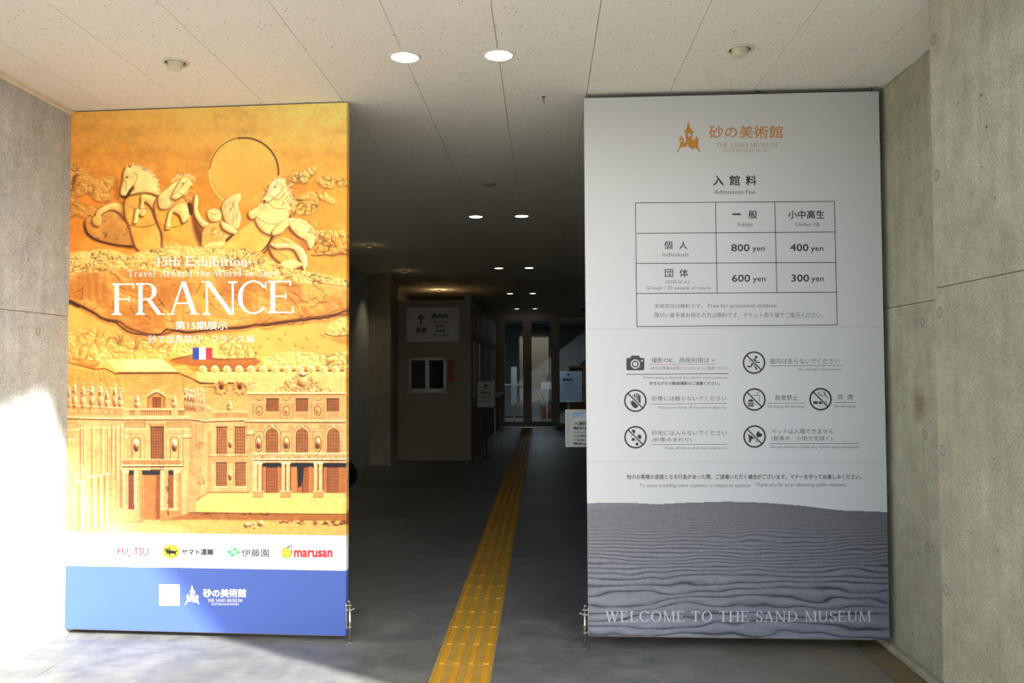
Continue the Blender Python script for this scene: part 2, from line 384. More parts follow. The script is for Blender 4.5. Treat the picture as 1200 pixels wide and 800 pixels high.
SG = {
 'F': (_stem(.15, T) + _bar(.15, .58, .977) + _tip(.60, 1.0, -1) + _bar(.15, .47, .5) + _ser(.47, .42, .03, 1, .16), .66),
 'E': (_stem(.15, T) + _bar(.15, .58, .977) + _tip(.60, 1.0, -1) + _bar(.15, .47, .52) + _ser(.47, .44, .03, 1, .16) + _bar(.15, .62, .023) + _tip(.66, 0, 1, .2), .72),
 'R': (_stem(.15, T) + _arc(.33, .735, .25, .265, -90, 90) + _bar(.15, .34, .977) + _bar(.15, .34, .49) + _dia(.66, 0, .36, .5, .13) + _ser(.70, 0, .2, 1), .80),
 'A': (_dia(.12, 0, .40, .98, t_) + _dia(.70, 0, .42, 1.0, T * 1.1) + _bar(.22, .60, .34) + _ser(.11, 0, .2, 1) + _ser(.71, 0, .24, 1), .84),
 'N': (_stem(.14, t_, sl=.09, sr=.07, top=False) + _dia(.76, 0, .15, 1.0, T * 1.15) + _ser(.10, 1, .18, -1) + _stem(.79, t_, bot=False, sl=.09, sr=.09), .95),
 'C': (_arc(.46, .5, .42, .52, 38, 322, .125) + _tip(.82, .97, -1, .22) + _tip(.82, .05, 1, .14, .02), .88),
 'W': (_dia(.13, 1, .36, 0, T) + _dia(.60, 1, .37, 0, t_) + _dia(.56, 1, .80, 0, T) + _dia(1.04, 1, .81, 0, t_) + _ser(.13, 1, .24, -1) + _ser(.57, 1, .24, -1) + _ser(1.04, 1, .19, -1), 1.16),
 'L': (_stem(.15, T) + _bar(.15, .58, .023) + _tip(.62, 0, 1, .24), .68),
 'O': (_arc(.47, .5, .43, .52, 0, 360, .125, .045, 32), .94),
 'D': (_stem(.15, T) + _arc(.38, .5, .45, .5, -90, 90, .125) + _bar(.15, .40, .977) + _bar(.15, .40, .023), .92),
 'M': (_stem(.15, t_, sl=.08, sr=.07, top=False) + _dia(.53, .02, .18, 1, T) + _dia(.54, .02, .86, 1, t_) + _stem(.90, T, sl=.07, sr=.07) + _ser(.13, 1, .18, -1), 1.04),
 'T': (_stem(.38, T, top=False) + _bar(.05, .71, .977) + _tip(.08, 1, -1) + _tip(.72, 1, -1), .76),
 'H': (_stem(.15, T) + _stem(.75, T) + _bar(.15, .75, .51), .90),
 'S': (_arc(.31, .745, .24, .265, 25, 270, .105) + _arc(.31, .265, .26, .285, -155, 90, .105) + _tip(.55, .98, -1, .2) + _tip(.09, .03, 1, .2), .60),
 'U': (_stem(.15, T, .3, 1, bot=False) + _arc(.42, .32, .325, .34, 180, 360, .10) + _stem(.72, t_, .3, 1, bot=False), .86),
 'I': (_stem(.17, T), .34),
 '1': (_stem(.26, .11, top=False) + _dia(.10, .80, .24, .96, .06), .48),
 '5': (_bar(.14, .48, .95, .09) + _dia(.12, .5, .16, .95, .05) + _arc(.24, .32, .27, .33, -140, 110, .12), .58),
 '-': (_bar(.04, .30, .36, .07), .36),
 't': (_stem(.17, .10, .08, .82, bot=False, top=False) + _bar(.04, .36, .60, .06) + _arc(.28, .13, .15, .13, 180, 300, .10), .42),
 'h': (_stem(.14, .10, 0, 1.02, top=False) + _arc(.32, .42, .20, .22, 0, 150, .10) + _stem(.47, .10, 0, .44, top=False), .64),
 'x': (_dia(.46, 0, .12, .62, .12) + _dia(.08, 0, .46, .62, .05) + _ser(.12, .62, .2, -1) + _ser(.46, .62, .16, -1) + _ser(.09, 0, .16, 1) + _ser(.46, 0, .2, 1), .60),
 'i': (_stem(.15, .10, 0, .62, top=False) + _arc(.14, .86, .07, .07, 0, 360, .07, .07, 10), .32),
 'b': (_stem(.13, .10, 0, 1.02, top=False, bot=False) + _arc(.30, .31, .24, .33, -160, 160, .10), .62),
 'o': (_arc(.29, .31, .26, .33, 0, 360, .11), .60),
 'n': (_stem(.14, .10, 0, .62, top=False) + _arc(.32, .42, .20, .22, 0, 150, .10) + _stem(.47, .10, 0, .44, top=False), .64),
 'r': (_stem(.14, .10, 0, .62, top=False) + _arc(.30, .44, .16, .2, 30, 150, .08), .46),
 'a': (_arc(.24, .42, .18, .22, 0, 150, .10) + _stem(.39, .10, .03, .44, top=False, bot=False) + _arc(.22, .17, .18, .18, 0, 360, .08) + _bar(.38, .50, .03), .54),
 'v': (_dia(.12, .62, .30, 0, .11) + _dia(.48, .62, .31, 0, .05) + _ser(.11, .62, .2, -1) + _ser(.48, .62, .16, -1), .58),
 'e': (_arc(.27, .31, .24, .33, 20, 330, .10) + _bar(.08, .48, .34, .05), .54),
 'l': (_stem(.15, .10, 0, 1.02, top=False), .32),
 'u': (_stem(.13, .10, .2, .62, bot=False, top=False) + _arc(.29, .2, .21, .22, 180, 330, .10) + _stem(.47, .10, 0, .62, top=False), .64),
 'd': (_arc(.28, .31, .24, .33, 20, 340, .10) + _stem(.46, .10, 0, 1.02, top=False, bot=False) + _bar(.46, .58, .03), .62),
}
def serif_mesh(s, track=.0, fat=0.0):
    k = ('serif', s, track, fat)
    if k in _glyph: return _glyph[k]
    v = []; f = []; x = 0
    for ch in s:
        if ch == ' ': x += .34 + track; continue
        polys, adv = SG[ch]
        for p in polys:
            if fat:
                cx = sum(a for a, _ in p) / len(p); cy = sum(b for _, b in p) / len(p); w = max(a for a, _ in p) - min(a for a, _ in p); h = max(b for _, b in p) - min(b for _, b in p); p = [(cx + (a - cx) * (1 + fat / max(w, .05)), cy + (b - cy) * (1 + fat / max(h, .05))) for a, b in p]
            f.append(tuple(range(len(v), len(v) + len(p)))); v += [(x + a, b) for a, b in p]
        x += adv + track
    v = np.array(v); lo = v.min(0); hi = v.max(0); v = (v - lo) / (hi - lo); _glyph[k] = (v, f); return v, f

class Panel:
    """A tall hinged board: local x runs along its face, local y away from the viewer, z up; px,py helpers map points of the print."""
    def __init__(s, name, label, lp, lY, rp, rY, top, bot):
        a = at(lp, 435, lY); b = at(rp, 431, rY); s.A = Vector((a.x, a.y, 0)); s.B = Vector((b.x, b.y, 0)); s.W = (s.B - s.A).length
        s.ux = (s.B - s.A).normalized(); s.nrm = Vector((-s.ux.y, s.ux.x, 0))
        s.z0 = sum(s.hit(*q)[1] for q in bot) / len(bot); s.z1 = sum(s.hit(*q)[1] for q in top) / len(top)
        s.root = thing(name, label, 'sign panel', s.A, math.atan2(s.ux.y, s.ux.x)); s.layers = {}
        print(name, 'W %.3f z %.3f..%.3f' % (s.W, s.z0, s.z1), s.A, s.B)
    def hit(s, px, py):
        d = ray(px, py); t = (s.A - EYEV).dot(s.nrm) / d.dot(s.nrm); p = EYEV + d * t; return ((p - s.A).dot(s.ux), p.z)
    gid = 0
    def mb(s, part, mat, depth):
        k = (part, s.gid); L = s.layers.setdefault(k, dict(v=[], f=[], m=[], names=[]))
        if mat not in L['names']: L['names'].append(mat)
        class Adder:
            def add(_, vs, fs):
                n = len(L['v']); j = len(L['f']); L['v'] += [(p[0], p[1] - .00002 * ((j + i) % 12), p[2]) for i, p in enumerate(vs)] if False else [tuple(p) for p in vs]
                L['f'] += [tuple(i + n for i in q) for q in fs]; L['m'] += [L['names'].index(mat)] * len(fs)
        return Adder()
    def put(s, mesh, box, part, mat, depth=.0012):
        s.gid += 1                                         # box: x0, x1, top, bottom [, top and bottom at its right end]
        v, f = mesh; x0, x1, yt, yb = box[:4]; yt2, yb2 = (box[4], box[5]) if len(box) > 4 else (yt, yb)
        pts = []
        for a, b in v:
            t = yt + (yt2 - yt) * a; bo = yb + (yb2 - yb) * a; u_, z_ = s.hit(x0 + (x1 - x0) * a, bo + (t - bo) * b); pts.append((u_, -depth, z_))
        s.mb(part, mat, depth).add(pts, f); s.gid += 1
    def text(s, t, box, mat='ink_black', bold=0.0, part='lettering', depth=.0012): s.put(text_mesh(t, bold), box, part, mat, depth)
    def serif(s, t, box, mat, track=.0, part='lettering', depth=.0012, fat=0.0): s.put(serif_mesh(t, track, fat), box, part, mat, depth)
    def poly(s, pts, mat, part='emblem', depth=.0014):
        p = [s.hit(*q) for q in pts]
        s.mb(part, mat, depth).add([(a, -depth, b) for a, b in p], tess([(a, b) for a, b in p]))
    def line(s, pts, w_, mat, part='emblem', depth=.0012, closed=False):
        n = len(pts); rng = range(n if closed else n - 1)
        for i in rng:
            (x0, y0), (x1, y1) = pts[i], pts[(i + 1) % n]; l = math.hypot(x1 - x0, y1 - y0) or 1; nx, ny = -(y1 - y0) / l * w_ / 2, (x1 - x0) / l * w_ / 2
            s.poly([(x0 + nx, y0 + ny), (x1 + nx, y1 + ny), (x1 - nx, y1 - ny), (x0 - nx, y0 - ny)], mat, part, depth)
    def ell(s, cx, cy, rx, ry, mat, part='emblem', depth=.0012, n=28, rot=0):
        s.poly([(cx + rx * math.cos(t) * math.cos(rot) - ry * math.sin(t) * math.sin(rot), cy + rx * math.cos(t) * math.sin(rot) + ry * math.sin(t) * math.cos(rot)) for t in [2 * math.pi * i / n for i in range(n)]], mat, part, depth)
    def ring(s, cx, cy, r, w_, mat, part='emblem', depth=.0012, n=40):
        for i in range(n):
            a, b = 2 * math.pi * i / n, 2 * math.pi * (i + 1) / n
            s.poly([(cx + r * math.cos(a), cy + r * math.sin(a)), (cx + r * math.cos(b), cy + r * math.sin(b)), (cx + (r - w_) * math.cos(b), cy + (r - w_) * math.sin(b)), (cx + (r - w_) * math.cos(a), cy + (r - w_) * math.sin(a))], mat, part, depth)
    def flush(s):
        for (part, g), L in s.layers.items():
            # each face gets its own vertices, nudged forward a few hundredths of a millimetre so overlapping ink never coincides
            v = []; f = []
            for i, q in enumerate(L['f']):
                P = [L['v'][k] for k in q]; a = sum(P[k][0] * P[(k + 1) % len(P)][2] - P[(k + 1) % len(P)][0] * P[k][2] for k in range(len(P)))
                if a < 0: P = P[::-1]
                lift = .000008 * (i % 20) if part != 'lettering' or len(q) > 3 else .00004 * (4 * i // max(1, len(L['f'])))
                f.append(tuple(range(len(v), len(v) + len(P)))); v += [(p[0], p[1] - lift, p[2]) for p in P]
            me = bpy.data.meshes.new(part); me.from_pydata(v, [], f)
            for n in L['names']: me.materials.append(M[n])
            me.polygons.foreach_set('material_index', L['m']); me.update(); link(part, me, s.root)
        s.layers = {}
def tess(p):
    from mathutils.geometry import tessellate_polygon
    return [tuple(t) for t in tessellate_polygon([[Vector((a, b, 0)) for a, b in p]])]

# ------------------------------------------------------------------ painted prints, rasterised onto a fine grid
def vnoise(x, y, seed):
    R = np.random.RandomState(seed).rand(257, 257); xi = np.floor(x).astype(int); yi = np.floor(y).astype(int); fx = x - xi; fy = y - yi
    fx = fx * fx * (3 - 2 * fx); fy = fy * fy * (3 - 2 * fy); xi %= 256; yi %= 256
    return (R[yi, xi] * (1 - fx) + R[yi, xi + 1] * fx) * (1 - fy) + (R[yi + 1, xi] * (1 - fx) + R[yi + 1, xi + 1] * fx) * fy
def fbm(x, y, sc_, seed, oct_=4):
    s = 0; a = .5; n = 0
    for k in range(oct_): s = s + a * vnoise(x / sc_ * 2 ** k + 17 * k, y / sc_ * 2 ** k + 5 * k, seed + k); n += a; a *= .5
    return s / n
def smooth(pts, n=6, closed=True):
    P = [np.array(p, float) for p in pts]; L = len(P); o = []
    for i in range(L if closed else L - 1):
        g = lambda j: P[j % L] if closed else P[max(0, min(L - 1, j))]
        a, b, c, d = g(i - 1), g(i), g(i + 1), g(i + 2)
        for k in range(n):
            t = k / n; o.append(tuple(.5 * ((2 * b) + (c - a) * t + (2 * a - 5 * b + 4 * c - d) * t * t + (3 * b - a - 3 * c + d) * t ** 3)))
    if not closed: o.append(tuple(P[-1]))
    return o
class Art:
    def __init__(s, panel, x_left, x_right, z_lo, z_hi, step):
        s.p = panel; nu = int((x_right - x_left) / step) + 1; nv = int((z_hi - z_lo) / step) + 1
        s.U = np.linspace(x_left, x_right, nu); s.V = np.linspace(z_hi, z_lo, nv)
        U, V = np.meshgrid(s.U, s.V); W = np.stack([panel.A.x + panel.ux.x * U, panel.A.y + panel.ux.y * U, V], -1) - np.array(EYEV)
        dz = W @ np.array(AF); s.X = 600 + F * (W @ np.array(AR)) / dz; s.Y = 400 - F * (W @ np.array(AU)) / dz
        s.rgb = np.zeros(s.X.shape + (3,)); s.mx = s.X[nv // 2]; s.my = s.Y[:, nu // 2]
    def win(s, x0, y0, x1, y1, pad=3):
        i0, i1 = np.searchsorted(s.my, [y0 - pad - 4, y1 + pad + 4]); j0, j1 = np.searchsorted(s.mx, [x0 - pad - 4, x1 + pad + 4])
        return slice(i0, i1), slice(j0, j1)
    def sdf(s, pts, pad=3, closed=True):
        P = np.array(pts, float); w_ = s.win(P[:, 0].min(), P[:, 1].min(), P[:, 0].max(), P[:, 1].max(), pad); X, Y = s.X[w_], s.Y[w_]
        D = np.full(X.shape, 1e9); NX = np.zeros(X.shape); NY = np.zeros(X.shape); ins = np.zeros(X.shape, bool); n = len(P)
        for i in range(n if closed else n - 1):
            (ax, ay), (bx, by) = P[i], P[(i + 1) % n]; dx, dy = bx - ax, by - ay; L = dx * dx + dy * dy or 1e-9
            t = np.clip(((X - ax) * dx + (Y - ay) * dy) / L, 0, 1); qx, qy = ax + t * dx - X, ay + t * dy - Y; d = np.hypot(qx, qy); k = d < D
            D[k] = d[k]; NX[k] = qx[k]; NY[k] = qy[k]
            if closed:
                c = (ay > Y) != (by > Y)
                if c.any(): ins ^= c & (X < (bx - ax) * (Y - ay) / ((by - ay) or 1e-9) + ax)
        return w_, ins, D, NX / np.maximum(D, .01), NY / np.maximum(D, .01)
    def blend(s, w_, a, col):
        a = a[..., None]; s.rgb[w_] = s.rgb[w_] * (1 - a) + np.asarray(col, float) * a
    def poly(s, pts, col, a=1., soft=.5):
        w_, ins, D, _, _ = s.sdf(pts); sd = np.where(ins, D, -D); s.blend(w_, np.clip(sd / (2 * soft) + .5, 0, 1) * a, col)
    def rect(s, x0, y0, x1, y1, col, a=1., soft=.35): s.poly([(x0, y0), (x1, y0), (x1, y1), (x0, y1)], col, a, soft)
    def line(s, pts, w_, col, a=1., soft=.45, closed=False):
        win, _, D, _, _ = s.sdf(pts, pad=w_ + 2, closed=closed)
        s.blend(win, np.clip((w_ / 2 - D) / (2 * soft) + .5, 0, 1) * a, col)
    def shadow(s, pts, dx, dy, blur, col=(120, 62, 16), a=.8):
        pts = [(x + dx, y + dy) for x, y in pts]; w_, ins, D, _, _ = s.sdf(pts, pad=blur * 2 + 2); sd = np.where(ins, D, -D)
        s.blend(w_, np.clip(sd / (2 * blur) + .5, 0, 1) * a, col)
    def relief(s, pts, col, lx=.75, ly=-.65, amp=26, ext=2.6, shade=True, hi=(255, 238, 175), lo=(176, 104, 36), sh=.75, d=(-1.6, 1.6)):
        if shade: s.shadow(pts, d[0], d[1], 1.5, (112, 56, 14), sh)
        w_, ins, D, nx, ny = s.sdf(pts); sd = np.where(ins, D, -D); A = np.clip(sd / .9 + .5, 0, 1)
        k = (nx * lx + ny * ly) * np.exp(-D / ext); k = np.where(ins, k, 0); X, Y = s.X[w_], s.Y[w_]
        n = (fbm(X, Y, 5, 77) - .5) * .25 + (fbm(X, Y, 22, 12) - .5) * .3
        c = np.asarray(col, float)[None, None] * (1 + n[..., None] * .35)
        kp = np.clip(k, 0, 1)[..., None] * .55; kn = np.clip(-k, 0, 1)[..., None] * .6; g2 = ((fbm(X, Y, 9, 33, 3) - .5) * 2)[..., None]; c = c * (1 + g2 * .10)
        c = c * (1 - kp) + np.array(hi) * kp; c = c * (1 - kn) + np.array(lo) * kn
        a = A[..., None]; s.rgb[w_] = s.rgb[w_] * (1 - a) + c * a
        e = np.exp(-(sd / .55) ** 2) * np.clip(.25 - (nx * lx + ny * ly) * np.where(ins, 1, -1) * .75, 0, 1) * .75; s.blend(w_, e, (112, 62, 22))
    def disc(s, cx, cy, r, col, hi, lo, ry=None, a=1):
        ry = ry or r; w_ = s.win(cx - r, cy - ry, cx + r, cy + ry, 1); X, Y = (s.X[w_] - cx) / r, (s.Y[w_] - cy) / ry; q = np.hypot(X, Y)
        A = np.clip((1 - q) * r / .7 + .5, 0, 1) * a; k = X * .6 - Y * .8
        c = np.asarray(col, float) + np.clip(k, 0, 1)[..., None] * (np.array(hi) - col) + np.clip(-k, 0, 1)[..., None] * (np.array(lo) - col)
        A = A[..., None]; s.rgb[w_] = s.rgb[w_] * (1 - A) + c * A
    def billow(s, w_, mask, sc_, seed, lo, mid, hi, crease=.5, amt=1.0, oct_=3):
        """cauliflower relief: rounded lobes parted by dark creases, lit from the upper right"""
        X, Y = s.X[w_], s.Y[w_]; wx = X + (fbm(X, Y, sc_ * 1.4, seed + 50, 2) - .5) * sc_; wy = Y + (fbm(X, Y, sc_ * 1.4, seed + 60, 2) - .5) * sc_
        h = 0; a = 1.; n = 0; cr = np.zeros(X.shape)
        for k in range(oct_):
            b = np.abs(vnoise(wx / sc_ * 2 ** k + 31 * k, wy / sc_ * 1.15 * 2 ** k, seed + k) * 2 - 1); h = h + a * np.sqrt(b) / 1.9 ** k * (sc_ * .9); cr = np.maximum(cr, np.exp(-(b / (.10 + .05 * k)) ** 2) * (1 - .3 * k)) if k < 2 else cr
        gy, gx = np.gradient(h); st = abs(s.mx[1] - s.mx[0]); e = np.tanh((-gx * .75 + gy * .8) / st * .55)
        gate = np.clip((fbm(X, Y, sc_ * 2.5, seed + 9, 2) - .38) * 6, 0, 1); c = np.array(mid, float)[None, None] * np.ones(X.shape + (1,))
        kp = np.clip(e, 0, 1)[..., None] * .8; kn = np.clip(-e, 0, 1)[..., None] * .6; c = c * (1 - kp) + np.array(hi) * kp; c = c * (1 - kn) + np.array(lo) * kn
        cr = (cr * gate * crease)[..., None]; c = c * (1 - cr) + np.array((104, 54, 16)) * cr; m = (mask * amt)[..., None]; s.rgb[w_] = s.rgb[w_] * (1 - m) + c * m
    def bank(s, pts, sc_, seed, lo=(196, 124, 44), mid=(234, 178, 82), hi=(252, 228, 150), soft=2.2, rough=2.6, **k):
        w_, ins, D, _, _ = s.sdf(pts, 6); sd = np.where(ins, D, -D) + (fbm(s.X[w_], s.Y[w_], 5, seed + 3, 3) - .5) * rough * 2
        s.billow(w_, np.clip(sd / soft + .5, 0, 1), sc_, seed, lo, mid, hi, **k)
    def build(s, name, depth, gain=1.0, clip=None):
        nv, nu = s.X.shape; U, V = np.meshgrid(s.U, s.V); co = np.stack([U, np.full_like(U, -depth), V], -1).reshape(-1, 3)
        idx = np.arange(nv * nu).reshape(nv, nu); a, b, c, d = idx[1:, :-1], idx[1:, 1:], idx[:-1, 1:], idx[:-1, :-1]
        me = bpy.data.meshes.new(name); fc = np.stack([a, b, c, d], -1).reshape(-1, 4)
        if clip is not None: keep = clip(s.X, s.Y)[:-1, :-1].reshape(-1); fc = fc[keep]
        me.vertices.add(len(co)); me.vertices.foreach_set('co', co.ravel()); me.loops.add(fc.size); me.polygons.add(len(fc))
        me.loops.foreach_set('vertex_index', fc.ravel().astype(np.int32)); me.polygons.foreach_set('loop_start', np.arange(0, fc.size, 4, dtype=np.int32))
        me.update(calc_edges=True); at2 = me.color_attributes.new('print', 'FLOAT_COLOR', 'POINT')
        col = np.ones((len(co), 4)); col[:, :3] = (lin(np.clip(s.rgb, 0, 255)) * gain).reshape(-1, 3); at2.data.foreach_set('color', col.ravel())
        me.materials.append(M['print']); o = link(name, me, s.p.root); return o

# ------------------------------------------------------------------ left board: exhibition poster
LP = Panel('exhibition_panel', 'tall orange exhibition poster board with carved horses and a palace, blue foot band', 75.5, 4.66, 406.0, 4.57,
           top=[(78, 130), (405, 122)], bot=[(74, 737), (405, 744)])
def core(P, rootname='board'):
    W = P.W
    MB().box(.004, W - .004, 0.0, .045, P.z0 + .006, P.z1 - .004, .002).build('panel_core', M['board_core'], P.root)
    MB().box(.02, W - .02, .004, .041, P.z0 - .004, P.z0 + .008).build('bottom_rail', M['wood'], P.root)
core(LP)
def zsplit(P, py): return P.hit(240 if P is LP else 860, py)[1]
zb1, zw1 = zsplit(LP, 665.6), zsplit(LP, 625)
def sheet(P, x0, x1, za, zb, mat, name='sheet'):
    b = MB(); b.box(x0, x1, -.001, 0.0, za, zb)
    b.box(x1 - .001, x1 - .0002, 0.0, .046, za, zb); return b.build(name, M[mat], P.root)
M['sheet_blue'] = plain('printed_blue', (70, 94, 170), .3, grain=.004)
M['sheet_cool'] = plain('printed_cool_white', (210, 216, 222), .36, grain=.004)
sheet(LP, 0, LP.W, zw1, LP.z1, 'sheet_cool', 'printed_sheet'); sheet(LP, 0, LP.W, zb1 + .0006, zw1 - .0006, 'sheet_cool', 'printed_sheet'); sheet(LP, 0, LP.W, LP.z0, zb1 - .0006, 'sheet_blue', 'printed_sheet')

A = Art(LP, 0, LP.W, zw1, LP.z1, .0029)
X, Y = A.X, A.Y
# sandy sky ground colour
tt = np.clip((Y - 120) / 500, 0, 1)[..., None]; rr = np.clip((X - 75) / 330, 0, 1)[..., None]
c0 = np.array((232, 172, 76)) * (1 - rr) + np.array((244, 212, 116)) * rr
c1 = np.array((222, 134, 44)) * (1 - rr) + np.array((242, 166, 58)) * rr
k = np.clip((Y - 125) / 95, 0, 1)[..., None] ** 1.3; base = c0 * (1 - k) + c1 * k
n1 = fbm(X * .45, Y, 26, 3, 5)[..., None]; n2 = fbm(X, Y, 4, 9, 3)[..., None]
A.rgb[:] = base * (1 + (n1 - .5) * .16 + (n2 - .5) * .12 + (fbm(X, Y, 11, 19, 3)[..., None] - .5) * .10)
for yy_, s_, a_ in ((181, 8, .28), (214, 6, .16), (152, 5, .14)):
    g = np.exp(-((Y - yy_ - (X - 240) * .01) / s_) ** 2) * a_ * fbm(X, Y, 30, 21); A.blend((slice(None), slice(None)), g, (190, 104, 36))
rnd = random.Random(4)
def z1(p): return [(70 + x * .2, 150 + y * .2) for x, y in p]
def z2(p): return [(230 + x * .2, 150 + y * .2) for x, y in p]
SAND, LITE = (240, 186, 86), (252, 218, 132)
# sun disc
S = [(286.2 + 40.6 * math.cos(t), 201.8 + 40.6 * math.sin(t)) for t in [2 * math.pi * i / 60 for i in range(60)]]
A.shadow(S, 3, -2, 5, (252, 222, 130), .35)
w_, ins, D, nx, ny = A.sdf(S); al = np.clip(np.where(ins, D, -D) + .5, 0, 1)
g = np.clip((A.Y[w_] - 160) / 80, 0, 1)[..., None]; nz = fbm(A.X[w_], A.Y[w_], 18, 31)[..., None]
A.rgb[w_] = A.rgb[w_] * (1 - al[..., None]) + ((np.array((240, 200, 100)) * (1 - g) + np.array((240, 166, 62)) * g) * (1 + (nz - .5) * .12)) * al[..., None]
arc = lambda a, b, r=40.6: [(286.2 + r * math.cos(math.radians(t)), 201.8 + r * math.sin(math.radians(t))) for t in range(a, b, 4)]
A.line(arc(-100, 5, 40.2), 2.0, (104, 58, 18), .9); A.line(arc(-175, -96), 1.1, (130, 78, 26), .8); A.line(arc(100, 186), 1.5, (252, 218, 130), .8); A.line(arc(95, 170, 38.6), .9, (180, 110, 40), .5)
# puffy carved clouds
def puffs(cx, cy, rx, ry, n, r0=1.6, r1=3.6, col=(240, 196, 100), dark=.35, seed=1):
    q = random.Random(seed)
    ps = sorted([(cx + rx * q.uniform(-1, 1) * (1 - .2 * q.random()), cy + ry * q.uniform(-1, 1)) for _ in range(n)], key=lambda p: -p[1] * .3 + q.random())
    for x, y in ps:
        if ((x - cx) / rx) ** 2 + ((y - cy) / ry) ** 2 > 1.05: continue
        r_ = q.uniform(r0, r1) * .72; col_ = tuple(c * q.uniform(.93, 1.05) for c in col)
        if q.random() < dark: A.disc(x - r_ * .5, y + r_ * .6, r_ * .8, (150, 84, 26), (150, 84, 26), (110, 58, 16), a=.8)
        A.disc(x, y, r_, col_, (252, 230, 158), (216, 156, 70), ry=r_ * q.uniform(.6, 1.1), a=.85)
def cloud(pts, col=(232, 176, 82), crack=10, seed=1):
    P_ = smooth(pts, 5); A.shadow(P_, -.8, 1.6, 1.6, (150, 84, 28), .6); c = np.array(col, float)
    A.bank(P_, 8, seed * 7, lo=tuple(c * (.84, .74, .62)), mid=tuple(c), hi=tuple(np.minimum(255, c * (1.08, 1.18, 1.4))), soft=1.4, rough=1.6, crease=.75)
def crk(x, y, L, q, w_=.9, ang=None, col=(124, 64, 20)):
    a = q.uniform(0, 6.28) if ang is None else ang; p = [(x, y)]
    for _ in range(max(2, int(L / 1.6))):
        a += q.uniform(-.7, .7) if ang is None else q.uniform(-.5, .5); a = a if ang is None else ang + (a - ang) * .8; x += 1.6 * math.cos(a); y += 1.6 * math.sin(a); p.append((x, y))
    A.line(p, w_, col, .8)
# left cloud cluster
cloud(z1([(35, 215), (90, 205), (130, 225), (165, 265), (210, 295), (250, 285), (320, 290), (325, 330), (290, 370), (300, 420), (250, 430), (200, 415), (160, 380), (100, 400), (40, 370)]), (222, 160, 72), 22, 3)
cloud(z1([(35, 400), (80, 400), (120, 430), (180, 450), (240, 460), (300, 440), (290, 480), (230, 500), (180, 530), (110, 515), (60, 525), (30, 520)]), (214, 148, 62), 18, 5)
0 and puffs(92, 200, 14, 7, 30, 1.5, 3.2, (232, 180, 88), .2, 5); 0 and puffs(104, 216, 22, 9, 40, 1.5, 3.4, (226, 168, 78), .25, 6); 0 and puffs(84, 236, 12, 6, 18, 1.5, 3, (220, 160, 70), .3, 7); 0 and puffs(118, 214, 16, 8, 22, 2, 4, (226, 166, 76), .2, 8)
# right clouds
cloud(z2([(540, 290), (570, 265), (620, 255), (680, 225), (705, 230), (700, 265), (660, 290), (650, 320), (590, 315), (550, 310)]), (244, 204, 110), 8, 7)
cloud(z2([(708, 300), (740, 285), (790, 290), (815, 315), (800, 350), (760, 350), (725, 330)]), (240, 190, 92), 6, 8)
cloud(z2([(818, 300), (850, 290), (880, 300), (885, 335), (840, 335)]), (240, 190, 92), 3, 9)
cloud(z2([(560, 420), (600, 400), (650, 375), (700, 370), (720, 410), (715, 460), (680, 500), (620, 505), (570, 500)]), (238, 184, 84), 12, 10)
cloud(z2([(720, 395), (760, 375), (785, 400), (815, 420), (810, 440), (770, 430), (735, 415)]), (242, 196, 100), 4, 11)
cloud(z2([(700, 615), (760, 605), (830, 620), (885, 635), (885, 735), (800, 740), (720, 740), (690, 700)]), (236, 170, 70), 6, 12)
for i in range(26): x = rnd.uniform(370, 406); A.disc(x, 274 + rnd.uniform(-3, 4), rnd.uniform(1, 2), (244, 200, 104), (252, 230, 150), (170, 100, 34))
A.line([(365, 299), (372, 300), (380, 298), (390, 300), (400, 297), (406, 298)], 1.6, (126, 66, 22), .8)

# --- four horses and the winged charioteer, carved in sand
def fig(pts, col=SAND, **k): P_ = smooth(pts, 5); A.relief(P_, col, **k); return P_
fig(z1([(150, 556), (160, 532), (205, 522), (255, 500), (310, 488), (362, 512), (400, 550), (422, 600), (446, 690), (380, 690), (300, 675), (215, 650), (165, 612)]), (206, 140, 62), sh=.95, d=(-2.4, 2.0))
A.line(smooth(z1([(148, 580), (165, 620), (215, 655), (300, 680), (380, 690), (450, 692)]), 4, False), 1.8, (70, 34, 10), .9)
for _ in range(10): crk(rnd.uniform(105, 150), rnd.uniform(252, 280), rnd.uniform(4, 10), rnd)
fig(z1([(210, 515), (222, 484), (262, 456), (318, 440), (365, 450), (392, 500), (402, 548), (372, 520), (335, 488), (295, 480), (255, 500), (232, 520)]), (240, 196, 104), sh=.9)
fig(z1([(200, 520), (238, 512), (246, 540), (232, 574), (204, 570), (190, 548)]), (232, 178, 84))
# horse 1
A.shadow(smooth(z1([(350, 290), (345, 380), (360, 410), (400, 420), (385, 460), (380, 520)]), 4), -3, 3, 4, (140, 72, 20), .6)
fig(z1([(404, 395), (380, 445), (384, 520), (408, 575), (425, 640), (455, 712), (520, 730), (600, 730), (588, 640), (584, 570), (562, 510), (556, 430), (588, 392), (500, 375)]), (236, 168, 66), sh=.9)
fig(z1([(424, 214), (412, 232), (392, 226), (374, 262), (368, 312), (356, 366), (360, 394), (384, 396), (404, 366), (430, 340), (432, 362), (412, 392), (470, 384), (530, 384), (586, 396), (584, 345), (556, 285), (510, 244), (455, 222)]), LITE, sh=.9)
A.poly(smooth(z1([(358, 392), (384, 398), (406, 368), (428, 340), (420, 372), (400, 408), (372, 416)]), 4), (84, 42, 12), .9)
A.line(smooth(z1([(430, 262), (455, 275), (448, 312), (432, 338)]), 4, False), 1.2, (206, 148, 70), .8); A.disc(*z1([(394, 288)])[0], 1.4, (150, 96, 40), (150, 96, 40), (120, 70, 30))
